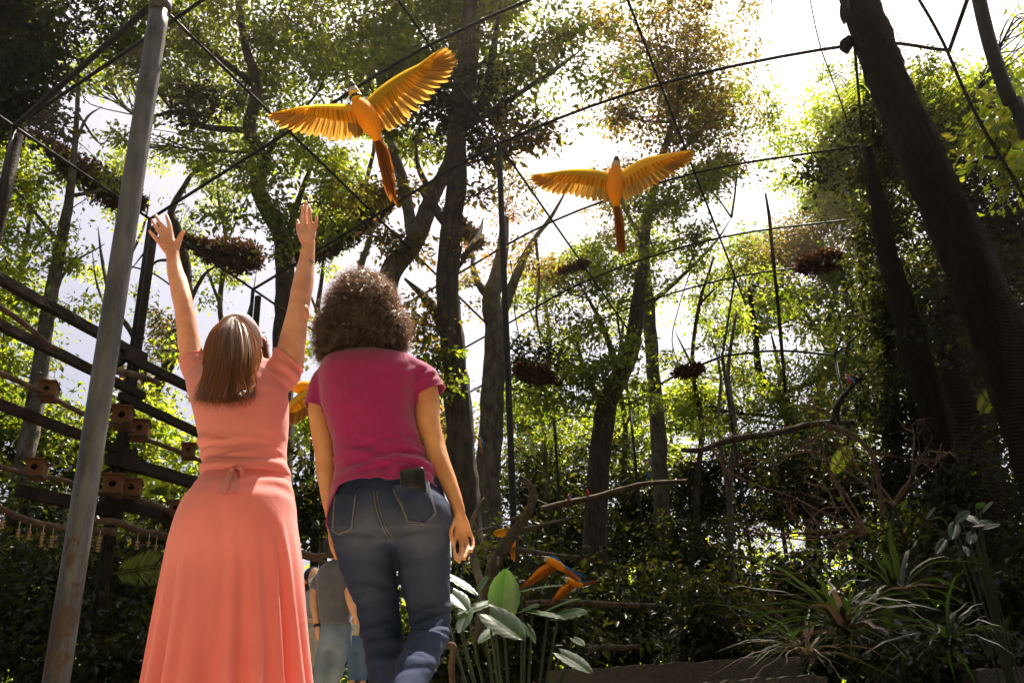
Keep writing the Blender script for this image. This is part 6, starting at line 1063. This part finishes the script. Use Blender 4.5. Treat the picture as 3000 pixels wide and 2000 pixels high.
def strap_clump(label, x, y, Y, n, ln, spread, seed, mats=('strap',), w=.035):
    r = np.random.default_rng(seed); c = U(x, y, Y); root = empty('strap_leaved_plant', (c[0], c[1], 0), label, 'plant', 'strap-leaved plants')
    for k in range(n):
        a = r.uniform(0, 2*math.pi); L = ln*r.uniform(.55, 1.2); out_ = np.array([math.cos(a)*1.3, math.sin(a)*.8, 0]); h = r.uniform(.25, 1.0); P = [c+r.normal(0, .06, 3)*[1, 1, .3]]
        for t in np.linspace(.15, 1, 9): P.append(c+out_*L*spread*t*(.6+.4*t)+np.array([0, 0, 1])*L*(h*t*1.25-.85*t*t*(1.15-h*.6))+r.normal(0, .006, 3))
        P = np.array(P); ww = w*r.uniform(.6, 1.2); V = []; sd = nrm(np.cross(out_, [0, 0, 1.])); tw = r.uniform(-.9, .9)
        for i, q in enumerate(P):
            t = i/(len(P)-1); wd = ww*(.6+.4*math.sin(math.pi*min(1, t+.25)))*(1 if t < .75 else max(.03, (1-t)/.25)); s2 = nrm(sd+np.array([0, 0, tw*t])+out_*tw*.4*t); up2 = nrm(np.cross(s2, P[min(i+1, len(P)-1)]-P[max(i-1, 0)])); V += [q-s2*wd*.5+up2*wd*.15, q, q+s2*wd*.5+up2*wd*.15]
        Fc = []
        for i in range(len(P)-1): a0 = 3*i; Fc += [(a0, a0+1, a0+4, a0+3), (a0+1, a0+2, a0+5, a0+4)]
        build('leaf', (V, Fc), M[mats[k % len(mats)]], root)
strap_clump('large clump of strap leaves with sunlit edges in the lower right', 2480, 1860, 5.4, 46, .62, .85, 5, ('strap', 'strap', 'strap', 'dry_strap'), .036)
strap_clump('upright strap-leaved clump left of the broad dark leaves', 2640, 1760, 5.8, 34, .62, .6, 6, ('strap',), .040)
strap_clump('fountain of thin arching leaves above the timber steps', 2370, 1930, 5.8, 30, .50, .9, 7, ('strap', 'dry_strap'), .022)
strap_clump('small grassy tuft beside the upper timber step', 1960, 1925, 9.0, 26, .34, .5, 8, ('strap',), .018)
strap_clump('dark strap-leaved clump low in the right corner', 2780, 1900, 5.6, 24, .55, .7, 9, ('strap',), .034)
cg = U(2880, 1640, 6.2); gin = empty('broad_leaved_plant', (cg[0], cg[1], 0), 'plant with broad dark blue-green leaves at the right', 'plant')
for b, t, w in (((2800, 1530), (2838, 1495), 26), ((2800, 1532), (2790, 1572), 24), ((2830, 1510), (2866, 1530), 26), ((2850, 1540), (2905, 1524), 24), ((2865, 1490), (2882, 1466), 18), ((2880, 1500), (2906, 1466), 18), ((2880, 1550), (2928, 1532), 18), ((2850, 1560), (2842, 1586), 22), ((2825, 1600), (2838, 1622), 14), ((2900, 1690), (2930, 1668), 14), ((2770, 1580), (2745, 1615), 18), ((2715, 1520), (2736, 1484), 16)):
    B0, T0 = U(*b, 6.2), U(*t, 6.1); blade_leaf(gin, B0, T0, w*mpp(B0)*1.4, (.1, -.8, .5), 'ginger', wave=.01, heart=False); build('stalk', tube([np.array([cg[0]+rng.normal(0, .05), cg[1]+.05, 0]), (B0+cg)/2, B0], [.007, .006, .003], 5, 4), M['leaf_stalk'], gin)
# dry twigs
def drytwigs(label, x, y, Y, dirs, seed):
    r = np.random.default_rng(seed); c = U(x, y, Y); mb = MB()
    def grow(p, d, L, rad, lv):
        q = p; pts = [p]
        for k in range(4): d = nrm(d+r.normal(0, .22, 3)); q = q+d*L/4; pts.append(q)
        mb.add(*tube(pts, [rad, rad*.85, rad*.7, rad*.55, rad*.4], 5, 2, caps=False))
        if lv:
            for k in range(r.integers(2, 5)): grow(pts[r.integers(1, 5)], nrm(d+r.normal(0, .6, 3)), L*r.uniform(.45, .75), rad*.55, lv-1)
    for d in dirs: grow(c, nrm(d), r.uniform(.55, .9), .012, 3)
    root = empty('dry_shrub', (c[0], c[1], 0), label, 'shrub', 'dry leafless shrubs'); build('stem', tube([np.array([c[0]+.1, c[1]+.2, -.05]), (c+[c[0]+.1, c[1]+.2, 0])/2+[.05, 0, .1], c], [.022, .018, .014], 6, 5), M['bark_dark'], root); build('twigs', mb, M['branch_wood'], root)
drytwigs('leafless dry twigs spreading left above the strap leaves', 2540, 1560, 7.5, [(-1, 0, .25), (-1, -.2, .5), (-.9, .2, .05), (-.6, 0, .9), (-.3, .3, 1), (-1, -.3, -.1), (-.8, 0, .4)], 3)
drytwigs('smaller leafless dry twigs right of the curved pale branch', 2620, 1480, 8.0, [(-.3, 0, 1), (.3, 0, .8), (.6, -.2, .5), (-.6, .1, .7)], 4)
# palm and fern fronds
def frond(label, pts, Y, lw, mat, n=26, name='palm_frond'):
    P = crom([U(x, y, Y+d) for x, y, d in pts], 10); root = empty(name, P[0], label, 'frond', 'palm and fern fronds'); build('rib', tube(P, np.linspace(.010, .003, len(P)), 5, 1), M[mat], root); VV, A, NN, lg = [], [], [], []
    T = np.gradient(P, axis=0); idx = np.linspace(2, len(P)-1, n).astype(int)
    for k in (-1, 1):
        for i in idx: t = i/len(P); d = nrm(T[i]); s = nrm(np.cross(d, nrm(CAM-P[i])))*k; VV.append(P[i]); A.append(nrm(s+d*.7+[0, 0, -.15])); NN.append(nrm(CAM-P[i])); lg.append(lw*math.sin(math.pi*min(1, .15+t*.85))+.02)
    lg = np.array(lg); link('leaflets', leaf_mesh('leaflets', np.array(VV), np.array(A), np.array(NN), lg, lg*.14, .05, .05), M[mat], root)
frond('green fern frond tip at the right edge', [(3060, 420, 0), (3010, 440, 0), (2985, 470, 0), (2972, 500, -.1)], 8, .16, 'leaf_bright')
frond('pale fern frond lit by the sun behind the netting', [(2870, 1215, 0), (2890, 1180, 0), (2915, 1150, 0), (2925, 1140, 0)], 11, .14, 'leaf_bright')
frond('bright green young palm leaf low on the right', [(2440, 1390, 0), (2455, 1360, 0), (2475, 1330, 0), (2490, 1310, 0)], 12, .12, 'leaf_bright')
frond('palm frond above the shaded small nest box', [(400, 1450, 0), (430, 1425, 0), (465, 1412, 0), (500, 1410, 0)], 14, .35, 'leaf_bright')
frond('drooping grey palm frond beside the coral skirt', [(330, 1680, 0), (390, 1670, 0), (450, 1660, 0), (495, 1670, 0)], 13, .3, 'leaf_green')
frond('dark palm frond behind the steel pole', [(270, 1400, 0), (290, 1370, 0), (300, 1340, 0), (298, 1310, 0)], 13, .35, 'leaf_bright')


# ------------------------------------------------------------------ thin haze volume added for the veil of glare towards the sun
m, nt, N, L, out = mat_new('haze'); pv = N.new('ShaderNodeVolumePrincipled'); pv.inputs['Color'].default_value = (1.0, .94, .84, 1); pv.inputs['Density'].default_value = .00028; pv.inputs['Anisotropy'].default_value = .82; L.new(pv.outputs[0], out.inputs['Volume'])
hz_o = build('haze', box((0, 0, 15.2), (640, 640, 34)), m, smooth=False); tag(hz_o, 'thin haze added for the veil of glare towards the sun', 'haze', kind='stuff')
scn.cycles.volume_bounces = 0
